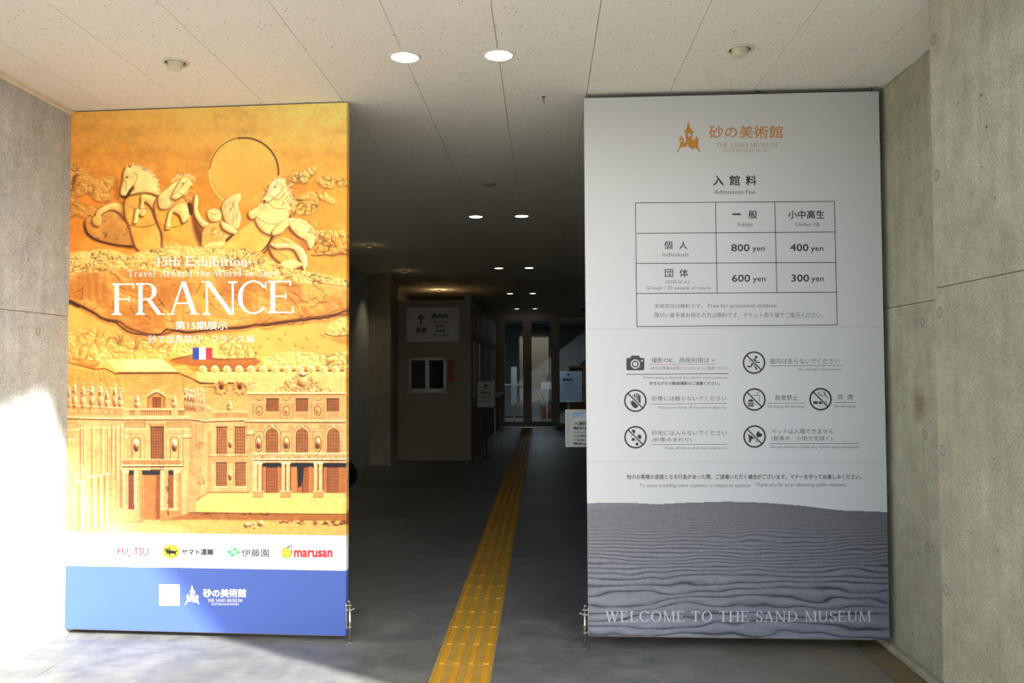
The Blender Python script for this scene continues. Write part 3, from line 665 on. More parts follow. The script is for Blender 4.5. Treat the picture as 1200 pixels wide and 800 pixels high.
for i, (x, y) in enumerate(smooth(z1([(440, 218), (500, 238), (545, 272), (572, 320), (586, 380)]), 6, False)):
    A.poly([(x - 1.2, y + 1.2), (x + 1.8, y - 1.9), (x + 1.8, y + 1.2)], (250, 226, 150), .9); A.line([(x - 1.5, y + .5), (x + 1.2, y - 1.2)], .6, (190, 124, 50), .7)
fig(z1([(480, 392), (474, 440), (466, 480), (470, 512), (494, 516), (506, 492), (492, 460), (500, 432), (540, 470), (572, 540), (586, 520), (572, 430), (540, 396)]), (244, 200, 108), sh=.9)
fig(z1([(446, 470), (434, 540), (430, 556), (454, 556), (462, 512), (470, 480)]), (248, 214, 130), sh=.8)
A.line(smooth(z1([(414, 390), (470, 378), (530, 380), (578, 400)]), 4, False), .9, (140, 80, 28), .8); A.line(smooth(z1([(412, 568), (450, 578), (510, 578), (572, 556)]), 4, False), 1.1, (140, 80, 28), .8)
# horse 2
fig(z1([(560, 430), (556, 490), (572, 550), (600, 620), (622, 720), (830, 720), (822, 680), (800, 620), (772, 545), (762, 470), (700, 400), (600, 392)]), (238, 166, 62), sh=.95)
fig(z1([(578, 404), (630, 352), (690, 306), (740, 300), (770, 330), (740, 390), (680, 420), (640, 470), (586, 470)]), (246, 212, 128), sh=.7)
fig(z1([(712, 300), (745, 292), (782, 330), (760, 350), (726, 388), (690, 416), (664, 418), (656, 400), (680, 350)]), LITE, sh=.7)
for i in range(16):
    x, y = z1([(655 + i * 9, 300 - 22 * math.sin(i / 5) + rnd.uniform(-6, 6))])[0]; A.line([(x, y + 2.5), (x + 1.5, y - 2.2)], 1.0, (250, 224, 148), .9)
for i in range(12): A.disc(*z1([(rnd.uniform(738, 785), rnd.uniform(370, 425))])[0], 1.6, (226, 158, 86), (244, 196, 120), (170, 96, 44))
A.poly(smooth(z1([(750, 440), (772, 440), (782, 470), (776, 510), (758, 500)]), 4), (92, 44, 12), .95)
fig(z1([(664, 464), (640, 492), (626, 545), (620, 592), (652, 586), (648, 548), (664, 496), (700, 512), (722, 556), (756, 520), (752, 470), (722, 440), (690, 448)]), (246, 210, 124), sh=.95)
A.line(smooth(z1([(586, 560), (640, 580), (700, 576), (750, 545)]), 4, False), 1.0, (140, 80, 28), .8)
# raised arm, torso, wing, head
A.shadow(smooth(z2([(-10, 500), (40, 580), (60, 640), (40, 690), (0, 600)]), 4), -3, 2, 3, (110, 54, 14), .8)
fig(z2([(-8, 398), (8, 396), (12, 440), (10, 480), (40, 535), (76, 562), (66, 588), (30, 575), (-10, 510), (-16, 450)]), LITE, sh=.9)
fig(z2([(148, 470), (170, 424), (212, 394), (258, 384), (260, 420), (246, 452), (264, 520), (256, 560), (240, 592), (200, 580), (165, 540)]), (246, 214, 132), sh=.6)
for a_ in ((200, 430, 190, 540), (230, 420, 215, 560), (245, 470, 235, 570), (178, 450, 176, 520)): A.line(z2([(a_[0], a_[1]), (a_[2], a_[3])]), .7, (204, 146, 70), .7)
fig(z2([(40, 600), (66, 566), (150, 552), (196, 590), (196, 650), (172, 690), (150, 710), (40, 710), (32, 650)]), (240, 178, 80), sh=.6)
for q in range(6): A.line(smooth(z2([(60 + q * 18, 575 + q * 3), (52 + q * 16, 620), (70 + q * 12, 680)]), 4, False), .8, (196, 128, 54), .6)
fig(z2([(145, 548), (180, 560), (238, 600), (236, 622), (200, 616), (156, 590)]), LITE, sh=.9)
A.poly(smooth(z2([(172, 655), (206, 625), (214, 632), (184, 672)]), 3), (96, 48, 14), .9)
fig(z2([(64, 510), (72, 484), (104, 472), (140, 486), (148, 520), (130, 545), (84, 546)]), LITE, sh=.5)
for q in range(14): A.disc(*z2([(rnd.uniform(68, 142), rnd.uniform(474, 504))])[0], 1.1, (236, 196, 116), (252, 232, 160), (196, 136, 66))
fig(z2([(44, 690), (110, 665), (190, 680), (170, 705), (60, 710)]), (244, 204, 116), sh=.5)
# horse 3, reaching right
fig(z2([(150, 705), (240, 612), (330, 540), (400, 470), (520, 480), (545, 520), (450, 626), (376, 740), (200, 740)]), (242, 184, 80), sh=.9, d=(1.6, 1.8))
fig(z2([(345, 520), (395, 440), (440, 400), (520, 330), (560, 400), (548, 470), (524, 540), (480, 610), (450, 632), (380, 600)]), LITE, sh=.6)
fig(z2([(486, 292), (432, 326), (408, 388), (388, 420), (408, 436), (450, 414), (512, 356), (524, 310)]), (252, 228, 158), sh=.7)
fig(z2([(306, 496), (358, 462), (392, 448), (352, 520), (318, 532)]), LITE, sh=.9)
for q in range(40):
    x, y = z2([(rnd.uniform(500, 560), rnd.uniform(300, 480))])[0]; A.line([(x - 1, y + 2), (x + 1.8, y - 1.2)], 1.0, (252, 232, 162) if q % 3 else (206, 146, 70), .8)
for q in range(14):
    x, y = z2([(rnd.uniform(345, 400), rnd.uniform(400, 460))])[0]; A.line([(x, y + 1.4), (x + 1.8, y - 1.4)], .9, (248, 220, 146), .8)
A.line(smooth(z2([(330, 540), (360, 585), (400, 615), (450, 630)]), 4, False), 1.0, (146, 84, 30), .8); A.line(smooth(z2([(376, 734), (420, 680), (450, 630), (500, 600), (540, 575)]), 4, False), 1.7, (96, 48, 14), .9)
A.disc(*z2([(400, 428)])[0], 1.5, (120, 60, 20), (120, 60, 20), (90, 40, 12))
# horse 4
fig(z2([(440, 665), (520, 640), (600, 690), (640, 760), (650, 815), (560, 812), (480, 780), (430, 720)]), (240, 178, 76), sh=.9)
fig(z2([(448, 600), (500, 550), (540, 528), (600, 530), (655, 556), (690, 610), (690, 680), (664, 708), (640, 660), (606, 640), (560, 600), (540, 576), (500, 615), (450, 630)]), LITE, sh=.9)
A.poly(smooth(z2([(606, 648), (640, 668), (654, 700), (640, 730), (612, 690)]), 4), (206, 120, 50), .9)
fig(z2([(604, 690), (640, 730), (652, 790), (640, 830), (664, 870), (650, 880), (624, 820), (600, 760), (560, 708), (470, 706), (440, 680), (520, 676)]), (250, 222, 146), sh=.9)
fig(z2([(480, 800), (560, 770), (620, 800), (560, 830), (500, 834)]), (248, 210, 124), sh=.9)
for q in range(22):
    x, y = z2([(rnd.uniform(640, 700), rnd.uniform(545, 640))])[0]; A.line([(x - 1, y - 1), (x + 1.4, y + 1.6)], .9, (252, 232, 162) if q % 3 else (200, 140, 66), .8)
A.line(smooth(z2([(430, 700), (455, 760), (500, 800)]), 4, False), 1.0, (140, 80, 28), .8)

# chisel strokes: manes, wing feathers, folds, straps
def strokes(conv, spine, n, ln, ang, sp=.4, w_=.6, cols=((176, 110, 44), (253, 234, 172)), jit=3):
    P_ = smooth(conv(spine), 8, False)
    for i in range(n):
        x, y = P_[int(rnd.random() * (len(P_) - 1))]; a = ang + rnd.uniform(-sp, sp); L = ln * rnd.uniform(.5, 1.2); x += rnd.uniform(-jit, jit) * .5; y += rnd.uniform(-jit, jit) * .5
        A.line([(x, y), (x + L * .5 * math.cos(a), y + L * .5 * math.sin(a) + .3), (x + L * math.cos(a + .3), y + L * math.sin(a + .3))], w_, cols[i % 2], .75)
strokes(z1, [(470, 232), (530, 262), (566, 310), (582, 370)], 34, 3.5, -.5, jit=3)
strokes(z1, [(400, 222), (425, 220)], 8, 2.5, -1.4)
strokes(z1, [(680, 288), (720, 272), (765, 300)], 26, 3.5, -1.0)
strokes(z2, [(500, 300), (545, 340), (555, 420), (540, 480)], 60, 4, .6, jit=6)
strokes(z2, [(470, 300), (420, 350), (360, 430)], 26, 3, -2.4, jit=4)
strokes(z2, [(560, 535), (640, 560), (685, 620)], 34, 3.5, .2, jit=4)
strokes(z2, [(180, 440), (215, 450), (225, 540)], 26, 6, 1.5, .2, jit=8)
strokes(z2, [(60, 600), (110, 600), (160, 620)], 26, 5, 1.9, .25, jit=8)
for cv, pts in ((z1, [(388, 440), (440, 470), (520, 470)]), (z1, [(640, 400), (655, 430), (640, 470)]), (z1, [(655, 400), (700, 360), (745, 310)]), (z1, [(700, 380), (735, 400)]), (z2, [(420, 430), (460, 470), (520, 470)]), (z2, [(440, 400), (480, 420), (520, 380)]), (z2, [(350, 520), (420, 560), (470, 560)]), (z2, [(540, 540), (560, 590), (600, 610)]), (z1, [(376, 300), (392, 330), (388, 372)]), (z2, [(450, 640), (500, 650), (560, 690)]), (z2, [(450, 660), (480, 720), (540, 760)])):
    A.line(smooth(cv(pts), 5, False), .8, (150, 90, 34), .75); A.line([(x + .7, y - .7) for x, y in smooth(cv(pts), 5, False)], .6, (253, 232, 168), .5)
A.disc(*z1([(722, 325)])[0], 1.0, (130, 76, 30), (130, 76, 30), (100, 56, 20)); A.disc(*z2([(462, 345)])[0], 1.1, (150, 90, 36), (150, 90, 36), (110, 60, 22)); A.disc(*z2([(660, 610)])[0], 1.0, (150, 90, 36), (150, 90, 36), (110, 60, 22))
for x, y in ((90, 516), (112, 508)): A.disc(*z2([(x, y)])[0], .6, (150, 96, 46), (150, 96, 46), (120, 70, 30))
A.line(z2([(90, 534), (108, 532)]), .5, (150, 96, 46), .8)

# big cloud bank and the boulder face behind the lettering
bank = [(70, 300), (84, 296), (96, 294), (108, 297), (120, 292), (134, 292), (150, 298), (164, 294), (176, 290), (190, 292), (202, 286), (216, 290), (236, 292), (262, 293), (284, 290), (304, 294), (320, 306), (330, 312), (345, 316), (366, 318), (385, 322), (408, 326), (408, 420), (70, 420)]
A.poly(smooth(bank[:-2], 4, False) + bank[-2:], (234, 170, 74), 1, .8)
w_ = A.win(70, 292, 408, 425); n = fbm(A.X[w_], A.Y[w_], 30, 41, 5)[..., None]; msk = (A.Y[w_] > 318)[..., None]
A.rgb[w_] = A.rgb[w_] * (1 + (n - .5) * .25 * msk)
A.bank([(66, 304), (80, 298), (100, 296), (118, 294), (136, 296), (150, 301), (170, 296), (188, 293), (204, 288), (222, 291), (250, 294), (284, 293), (302, 298), (316, 306), (332, 315), (350, 319), (370, 321), (390, 326), (412, 330), (412, 345), (340, 332), (300, 326), (250, 324), (200, 322), (150, 320), (100, 322), (66, 334)], 8, 301, lo=(196, 126, 48), mid=(236, 184, 88), hi=(253, 234, 164), crease=.8, soft=1.6, rough=2.4)
A.bank([(66, 300), (90, 295), (118, 292), (136, 294), (150, 300), (170, 294), (204, 286), (250, 292), (290, 291), (316, 304), (332, 313), (352, 318), (372, 320), (412, 330), (412, 338), (372, 328), (330, 322), (300, 312), (250, 306), (204, 302), (170, 306), (130, 306), (96, 310), (66, 316)], 4.5, 341, lo=(206, 142, 64), mid=(240, 194, 100), hi=(253, 232, 160), crease=.9, soft=1.2, rough=2.2)
for _ in range(60): A.disc(rnd.uniform(78, 330), rnd.gauss(311, 5), rnd.uniform(.5, .9), (122, 66, 22), (122, 66, 22), (96, 50, 16), a=.8)
b = smooth([(70, 330), (84, 323), (104, 318), (120, 318), (150, 314), (180, 316), (215, 322), (250, 318), (300, 322), (340, 330), (408, 338), (408, 365), (390, 368), (345, 374), (300, 380), (262, 384), (222, 388), (206, 386), (190, 391), (172, 390), (150, 383), (140, 376), (120, 372), (108, 364), (84, 352), (70, 346)], 4)
A.relief(b, (214, 146, 60), sh=.95, d=(0, 2.8), ext=7, lo=(150, 84, 26))
w_, ins, D, _, _ = A.sdf(b); A.billow(w_, ins * np.clip(D / 3, 0, 1), 30, 77, (178, 106, 38), (216, 148, 60), (240, 186, 92), crease=.0, amt=.65, oct_=4); n = fbm(A.X[w_], A.Y[w_] * 1.3, 34, 51, 5); g = np.clip((n - .42) * 4, 0, 1) * ins * np.clip(D / 3, 0, 1) * .5; A.blend(w_, g, (168, 94, 34))
A.blend(w_, np.clip((.5 - n) * 4, 0, 1) * ins * np.clip(D / 3, 0, 1) * .45 * np.clip((A.X[w_] - 130) / 160, 0, 1), (238, 178, 82))
crack = [(70, 351), (84, 354), (100, 362), (112, 368), (124, 375), (136, 378), (146, 386), (158, 391), (168, 392), (186, 392), (196, 386), (208, 388), (220, 390), (240, 387), (262, 385), (286, 384), (300, 380), (312, 382), (330, 378), (350, 376), (366, 374), (384, 372), (398, 367), (408, 363)]
A.line([(x, y + rnd.uniform(-.6, .6)) for x, y in smooth(crack, 4, False)], 2.1, (78, 40, 14), .92); A.line([(70, 352), (84, 355), (92, 359)], 4.2, (56, 40, 20), .95)
A.line([(x, y + 3 + rnd.uniform(-.8, .8)) for x, y in smooth(crack, 4, False)], 3, (176, 104, 40), .5)
for _ in range(46): crk(rnd.uniform(80, 400), rnd.uniform(324, 372), rnd.uniform(5, 22), rnd, .8, rnd.choice([None, .3, -.5, 2.6, .9]))
for _ in range(60): crk(rnd.uniform(76, 400), rnd.uniform(390, 424), rnd.uniform(2, 7), rnd, .8)
for x0 in (300, 318, 338, 352): crk(x0, 381, 22, rnd, .9, -.6)
A.bank([(72, 390), (110, 384), (150, 394), (200, 396), (215, 400), (210, 416), (150, 424), (72, 424)], 10, 401, mid=(232, 172, 76), crease=.7, soft=6, rough=5, amt=.8)
A.bank([(206, 398), (240, 394), (276, 400), (300, 410), (306, 418), (262, 420), (220, 418), (200, 412)], 7, 421, mid=(240, 190, 92), crease=.6, soft=1.5, rough=2)
A.bank([(381, 390), (388, 379), (398, 374), (412, 372), (412, 394), (392, 394)], 6, 431, mid=(242, 192, 94), crease=.8, soft=1.2, rough=2)
A.bank([(300, 424), (322, 414), (340, 410), (362, 413), (382, 416), (412, 410), (412, 430), (300, 430)], 7, 441, mid=(240, 194, 98), crease=.7, soft=1.6, rough=3)
A.poly(smooth([(200, 422), (226, 417), (262, 421), (300, 421), (302, 427), (270, 434), (235, 430), (205, 425)], 4), (172, 100, 38), .9, 1); A.line([(202, 421), (225, 416), (255, 421), (300, 420)], 1.4, (96, 50, 18), .8)
A.line([(381, 391), (392, 394), (407, 393)], 1.4, (100, 52, 20), .8); A.poly([(384, 395), (408, 395), (408, 405), (396, 402)], (188, 112, 44), .6, 2)
for _ in range(40): A.disc(rnd.uniform(76, 215), rnd.gauss(398, 9), rnd.uniform(.4, .9), (150, 86, 32), (150, 86, 32), (120, 60, 20), a=.7)

# --- the sand palace
def z5(p): return [(70 + x * .1625, 400 + y * .1625) for x, y in p]
def z6(p): return [(230 + x * .1625, 400 + y * .1625) for x, y in p]
def z7(p): return [(70 + x * .15, 520 + y * .15) for x, y in p]
def z8(p): return [(230 + x * .15, 520 + y * .15) for x, y in p]
DK, MD, BR, PL_ = (128, 74, 30), (184, 122, 58), (214, 156, 86), (244, 204, 126)
A.poly(z5([(0, 142), (140, 168), (250, 196), (330, 128), (738, 125), (820, 180), (905, 170), (960, 215)]) + [(408, 432), (408, 632), (66, 632)], (236, 186, 98), 1, .5)
w_ = A.win(70, 425, 408, 625); yy2 = A.Y[w_]; n = fbm(A.X[w_], yy2, 12, 61, 4)[..., None]; k = np.clip((yy2 - 425) / 70, 0, 1)[..., None]
under = (np.abs(A.rgb[w_] - np.array((236, 186, 98))).sum(-1, keepdims=True) < 2)
A.rgb[w_] = np.where(under, (np.array((238, 178, 84)) * (1 - k) + np.array((236, 192, 118)) * k) * (1 + (n - .5) * .10), A.rgb[w_])
# roof planes
A.poly(z5([(330, 130), (738, 125), (852, 222), (420, 222)]), (236, 212, 132), 1); A.poly(z5([(330, 130), (470, 128), (470, 220), (420, 222)]), (244, 202, 112), .7)
A.poly(z6([(0, 225), (120, 200), (1075, 205), (1075, 372), (370, 372), (360, 300), (40, 300), (0, 270)]), (236, 210, 124), 1)
A.line(z5([(10, 142), (140, 172), (250, 200), (330, 196), (400, 232), (860, 230), (940, 262), (1010, 298), (1060, 302)]), 1.5, (136, 84, 34), .9)
A.line(z5([(420, 226), (860, 225)]), .9, (110, 62, 26), .8); A.line(z5([(10, 185), (150, 210), (250, 235)]), .8, MD, .7)
for i in range(26): A.disc(*z5([(430 + i * 17, 262)])[0], 1.25, (240, 190, 100), (250, 216, 140), (180, 116, 52))
A.line(z5([(430, 250), (870, 250)]), .7, MD, .7)
for i in range(24): A.line(z5([(422 + i * 18, 219), (430 + i * 18, 226)]), .9, (140, 86, 38), .8)
for a, b_ in (((405, 240), (465, 400)), ((880, 240), (905, 420)), ((280, 205), (300, 300)), ((310, 215), (360, 370)), ((90, 170), (110, 240))): A.line(z5([a, b_]), .8, (196, 132, 60), .7)
# scalloped crest on the right roof
for i in range(13):
    x = 20 + i * 87; A.disc(*z6([(x + 28, 200)])[0], 4.6, (242, 214, 132), (250, 234, 170), (214, 158, 76), ry=4.4); A.poly(smooth(z6([(x + 55, 212), (x + 75, 202), (x + 96, 212), (x + 75, 218)]), 3), (134, 78, 34), .9)
    A.disc(*z6([(x + 28, 192)])[0], 2.0, (240, 208, 122), (250, 234, 170), (196, 136, 62))
# pediment carving on the right roof
for i in range(150):
    t = rnd.gauss(0, 1); x = 765 + t * 85; hgt = max(0, 1 - abs(x - 765) / 230); y = 362 - rnd.random() * 150 * hgt
    A.disc(*z6([(x, y)])[0], rnd.uniform(.9, 2.0), (234, 188, 108), (250, 222, 150), (164, 104, 46))
A.disc(*z6([(768, 290)])[0], 6.2, (224, 176, 98), (248, 220, 146), (170, 108, 48)); A.disc(*z6([(768, 290)])[0], 4.6, (238, 196, 118), (250, 226, 156), (190, 128, 60))
A.poly(smooth(z6([(730, 232), (768, 246), (808, 232), (768, 256)]), 3), (96, 54, 22), .9); A.disc(*z6([(768, 232)])[0], 2.4, (230, 214, 180), (252, 246, 230), (160, 110, 60))
# round dormers
for cx in (183, 316):
    for i in range(40):
        t = rnd.uniform(0, 6.28); A.disc(*z6([(cx + 52 * math.cos(t) * rnd.uniform(.7, 1), 335 + 50 * math.sin(t) * rnd.uniform(.7, 1))])[0], rnd.uniform(1, 1.8), (226, 174, 94), (246, 212, 140), (150, 92, 40))
    A.disc(*z6([(cx, 322)])[0], 3.4, (196, 136, 66), (210, 150, 80), (130, 76, 32), ry=4.2); A.disc(*z6([(cx, 322)])[0], 2.0, (166, 106, 46), (190, 130, 60), (110, 60, 24), ry=3)
for i in range(18): A.disc(*z6([(405 + rnd.uniform(-25, 25), 315 + rnd.uniform(-28, 28))])[0], 1.6, (242, 208, 128), (250, 228, 160), (190, 128, 60))
A.line(z6([(0, 285), (30, 302), (130, 302)]), 1.6, (132, 80, 34), .9); A.line(z6([(228, 300), (268, 302)]), 1.8, (132, 80, 34), .9)
for i in range(12): A.disc(*z6([(60 + i * 7, 325)])[0], 1.0, (226, 170, 90), (246, 210, 130), (150, 90, 40))
# statues and urns standing on the parapet
def statue(x, y, h, s=1, conv=z5):
    (px, py) = conv([(x, y)])[0]; h *= .1625
    A.disc(px - 1.2, py - h * .3, 2.5 * s, (190, 122, 58), (190, 122, 58), (150, 90, 40), ry=h * .42, a=.6)
    A.disc(px, py - h * .22, 3.0 * s, (236, 198, 132), (252, 232, 176), (176, 116, 58), ry=h * .26); A.disc(px, py - h * .60, 2.0 * s, (240, 206, 142), (254, 240, 190), (176, 112, 56), ry=h * .22)
    A.disc(px, py - h * .90, 1.25 * s, (244, 214, 152), (255, 244, 200), (180, 120, 60)); A.line([(px - 2, py - h * .45), (px - 1.2, py - h * .7)], .7, (110, 62, 30), .8)
for i, (x, h) in enumerate(((70, 150), (110, 195), (170, 180), (235, 175), (298, 180), (345, 120), (402, 165), (440, 110))): statue(x, 462 + (i % 3) * 3, h)
for i in range(40): A.disc(*z5([(rnd.uniform(50, 460), rnd.uniform(340, 400))])[0], rnd.uniform(.8, 1.5), (240, 204, 140), (252, 236, 186), (160, 100, 48))
for x in (560, 828): statue(x, 470, 80, 1.1)
statue(243, 492, 62, 1.1, z6)
for i in range(7): x = 915 + i * 20; statue(x, 500 - (6 - i) * 2, 150 - i * 6, .7)
for i in range(50): A.disc(*z5([(900 + rnd.random() ** 1.2 * 145, 345 + rnd.random() * 60 + 0 * i)])[0], rnd.uniform(1, 1.7), (242, 208, 144), (254, 238, 190), (170, 108, 52))
for i in range(8): A.disc(*z6([(10 + i * 13, 455 + i * 5)])[0], 1.2, (238, 200, 130), (252, 232, 176), (120, 70, 34), ry=3.2)
A.poly(smooth(z6([(-10, 350), (30, 380), (80, 450), (112, 480), (100, 520), (0, 500)]), 3), (238, 196, 124), .55)
for x, y in ((225, 100), (292, 130), (720, 95)):
    for i in range(7): A.disc(*z5([(x + rnd.uniform(-16, 16), y + rnd.uniform(-34, 30))])[0], 1.2, (246, 208, 120), (252, 230, 150), (200, 134, 60))
A.line(z5([(292, 90), (300, 185)]), 1.1, (244, 206, 124), .8); A.line(z5([(265, 130), (320, 128)]), 1.0, (244, 206, 124), .8)
# arched dormer
A.poly(z5([(628, 478), (640, 400), (660, 375), (700, 362), (740, 375), (760, 400), (772, 478)]), (222, 164, 88), 1); A.poly(smooth(z5([(636, 400), (640, 378), (700, 340), (764, 385), (770, 404), (750, 392), (700, 366), (655, 388)]), 4), (242, 208, 140), 1)
A.line(smooth(z5([(640, 404), (700, 370), (762, 404)]), 4, False), 1.1, (120, 68, 28), .9); A.rect(*z5([(668, 405)])[0], *z5([(726, 478)])[0], (186, 122, 58), 1); A.line(z5([(697, 410), (697, 476)]), .7, DK, .7); A.line(z5([(668, 404), (728, 404), (728, 478)]), .8, DK, .8)
for x in (640, 756): A.line(z5([(x, 400), (x - 6, 476)]), 1.4, (176, 116, 56), .7)
# parapet, balusters, main cornice
A.line(z5([(20, 452), (470, 480)]), 1.2, (250, 220, 150), .8); A.line(z5([(480, 488), (900, 486)]), 1.4, (248, 216, 148), .9); A.line(z5([(480, 546), (940, 540)]), 1.4, (250, 222, 156), .9)
for x0, x1 in ((505, 540), (585, 805), (852, 900)):
    A.rect(*z5([(x0, 500)])[0], *z5([(x1, 530)])[0], (190, 126, 64), .9)
    for i in range(int((x1 - x0) / 16)): A.line(z5([(x0 + 8 + i * 16, 501), (x0 + 8 + i * 16, 530)]), 1.1, (240, 200, 130), .9)
    A.line(z5([(x0, 500), (x1, 500)]), .8, DK, .7)
A.rect(*z5([(810, 488)])[0], *z5([(846, 545)])[0], (240, 200, 130), .9)
for i, (a, b_) in enumerate(((35, 130), (140, 215), (222, 300), (312, 352), (360, 398), (410, 450))): A.line(z5([(a, 475 + i * 3), (b_, 477 + i * 3), (b_, 520 + i * 2), (a, 518 + i * 2)]), .8, (200, 142, 78), .8, closed=True)
A.line(z5([(10, 545), (200, 552), (480, 556), (900, 560)]), 2.2, (246, 212, 148), .9); A.line(z5([(10, 556), (230, 562), (480, 566), (920, 566), (1000, 572)]), 1.3, (146, 90, 42), .9)
A.line(z6([(0, 560), (60, 572), (115, 566), (360, 560)]), 1.8, (246, 212, 148), .9); A.line(z6([(0, 570), (60, 582), (115, 578), (370, 572)]), 1.2, (146, 90, 42), .9)
A.line(z6([(355, 572), (1075, 572)]), 2.0, (246, 214, 150), .95); A.line(z6([(355, 583), (1075, 584)]), 1.1, (120, 72, 30), .85)
for x0, x1 in ((120, 226), (262, 372)):
    A.rect(*z6([(x0, 515)])[0], *z6([(x1, 545)])[0], (206, 144, 78), .8)
    for i in range(int((x1 - x0) / 12)): A.line(z6([(x0 + 6 + i * 12, 515), (x0 + 6 + i * 12, 545)]), .7, (240, 198, 128), .9)
A.line(z6([(115, 503), (372, 503)]), 1.2, (250, 218, 150), .9)
# attic storey right
A.line(z6([(365, 372), (1075, 370)]), 2.2, (250, 226, 160), 1); A.line(z6([(370, 383), (1075, 382)]), 1.0, (150, 94, 44), .8); A.rect(*z6([(376, 388)])[0], *z6([(1075, 556)])[0], (232, 186, 114), .8)
def lattice(f, x0, y0, x1, y1, nx=4, ny=4, col=(204, 146, 80), arch=False):
    P_ = [(x0, y1), (x1, y1), (x1, y0), (x0, y0)]
    if arch: r_ = (x1 - x0) / 2; P_ = [(x0, y1), (x1, y1), (x1, y0 + r_)] + [((x0 + x1) / 2 + r_ * math.cos(t), y0 + r_ - r_ * math.sin(t)) for t in [math.pi * k / 10 for k in range(1, 10)]] + [(x0, y0 + r_)]
    Q = f(P_); A.poly(Q, col, 1); A.line(Q, .8, (138, 84, 38), .75, closed=True)
    for i in range(1, nx): A.line(f([(x0 + (x1 - x0) * i / nx, y0 + 4), (x0 + (x1 - x0) * i / nx, y1)]), .6, (152, 96, 46), .75)
    for i in range(1, ny): A.line(f([(x0, y0 + (y1 - y0) * i / ny), (x1, y0 + (y1 - y0) * i / ny)]), .6, (156, 100, 48), .75)
    A.line(f([(x0, y0 + (0 if not arch else (x1 - x0) / 2)), (x0, y1)]), .9, (112, 64, 28), .6)
for x in (510, 722, 945):
    lattice(z6, x, 415, x + 82, 500, 4, 4, (190, 132, 70)); A.line(z6([(x - 4, 412), (x + 86, 412)]), 1.0, (104, 60, 26), .8)
    A.rect(*z6([(x - 4, 518)])[0], *z6([(x + 84, 550)])[0], (206, 150, 84), .8)
    for i in range(9): A.line(z6([(x + i * 10, 520), (x + i * 10, 548)]), .7, (244, 206, 136), .9)
for x in (650, 876, 455):
    A.line(z6([(x - 45, 445), (x + 45, 445), (x + 45, 552), (x - 45, 552)]), .8, MD, .6, closed=True)
    A.line(z6([(x + 24 * math.cos(t), 500 + 36 * math.sin(t)) for t in [k * .524 for k in range(12)]]), .9, (150, 94, 44), .8, closed=True); A.disc(*z6([(x, 500)])[0], 2.0, (226, 172, 96), (248, 214, 140), (150, 92, 42), ry=3.4)
    A.line(smooth(z6([(x - 35, 400), (x, 428), (x + 35, 400)]), 3, False), .8, MD, .7); A.line(z6([(x - 48, 440), (x + 48, 440)]), 1.3, (246, 212, 144), .8)
# arched windows right
def z68(x, y): return (230 + x * .1625, 400 + y * .1625)
for x in (505, 722, 948):
    lattice(z6, x, 622, x + 84, 930, 4, 12, (198, 140, 76), True); r0 = 52
    A.line([z68(x + 42 + r0 * math.cos(t), 672 - r0 * math.sin(t)) for t in [math.pi * k / 12 for k in range(13)]], 1.5, (246, 212, 142), .9)
    A.line([z68(x + 42 + (r0 + 8) * math.cos(t), 668 - (r0 + 8) * math.sin(t)) for t in [math.pi * k / 12 for k in range(13)]], .7, (150, 94, 44), .7)
    A.line(z6([(x - 18, 680), (x - 18, 930)]), .8, MD, .6); A.line(z6([(x + 100, 680), (x + 100, 930)]), .8, MD, .6)
    A.disc(*z6([(x + 42, 612)])[0], 1.8, (244, 208, 140), (252, 230, 170), (150, 92, 42))
    for i in range(22): A.line(z6([(x - 60 + i * 2, 600), (x - 60 + i * 2, 636)]), .3, MD, .2)
for x in (650, 878, 450):
    A.line(z6([(x - 38, 650), (x + 38, 650), (x + 38, 850), (x - 38, 850)]), .8, MD, .6, closed=True)
    A.line(z6([(x + 24 * math.cos(t), 740 + 58 * math.sin(t)) for t in [k * .524 for k in range(12)]]), .9, (140, 86, 40), .8, closed=True)
    A.disc(*z6([(x, 748)])[0], 2.8, (176, 114, 56), (200, 140, 76), (110, 62, 26), ry=4.4); A.disc(*z6([(x, 720)])[0], 2.2, (244, 210, 142), (254, 236, 180), (160, 100, 46), ry=3.6)
# middle facade windows, two storeys
for x in (150, 283):
    lattice(z6, x, 620, x + 68, 800 + 20, 4, 9, (206, 148, 84)); A.line(z6([(x - 6, 616), (x + 74, 616)]), 1.0, (120, 70, 32), .8)
for x in (160, 308): lattice(z8, x, 148, x + 76, 328, 4, 7, (200, 142, 78)); A.line(z8([(x - 8, 334), (x + 84, 334)]), 1.4, (248, 216, 148), .9); A.line(z8([(x - 4, 146), (x + 80, 146)]), 1.1, (104, 60, 26), .8)
for f, x, y in ((z6, 245, 740), (z8, 265, 255)): A.disc(*f([(x, y)])[0], 2.4, (196, 134, 70), (240, 200, 130), (120, 70, 32), ry=4.5); A.disc(*f([(x, y - 16)])[0], 1.7, (246, 214, 150), (254, 236, 180), (150, 90, 40)); A.line(f([(x - 26, y - 110), (x - 26, y + 60), (x + 26, y + 60), (x + 26, y - 110)]), .7, MD, .6, closed=True)
A.line(z8([(100, 85), (400, 85)]), 1.5, (248, 214, 146), .9); A.line(z8([(100, 96), (405, 96)]), .9, MD, .8); A.line(z8([(100, 378), (410, 378)]), 1.2, (170, 110, 52), .8)
for i in range(20): A.line(z8([(130 + i * 13, 106), (134 + i * 13, 136)]), .7, MD, .6)
for x in (95, 110, 405, 425): A.line(z8([(x, -100), (x, 378)]), .8, (176, 118, 60), .6)
for x in (365, 395, 418): A.line(z6([(x, 600), (x, 700)]), .7, MD, .5)
A.poly(z6([(366, 640), (418, 640), (410, 672), (374, 672)]), (246, 210, 140), .9); A.line(z6([(366, 674), (418, 674)]), .9, DK, .7)
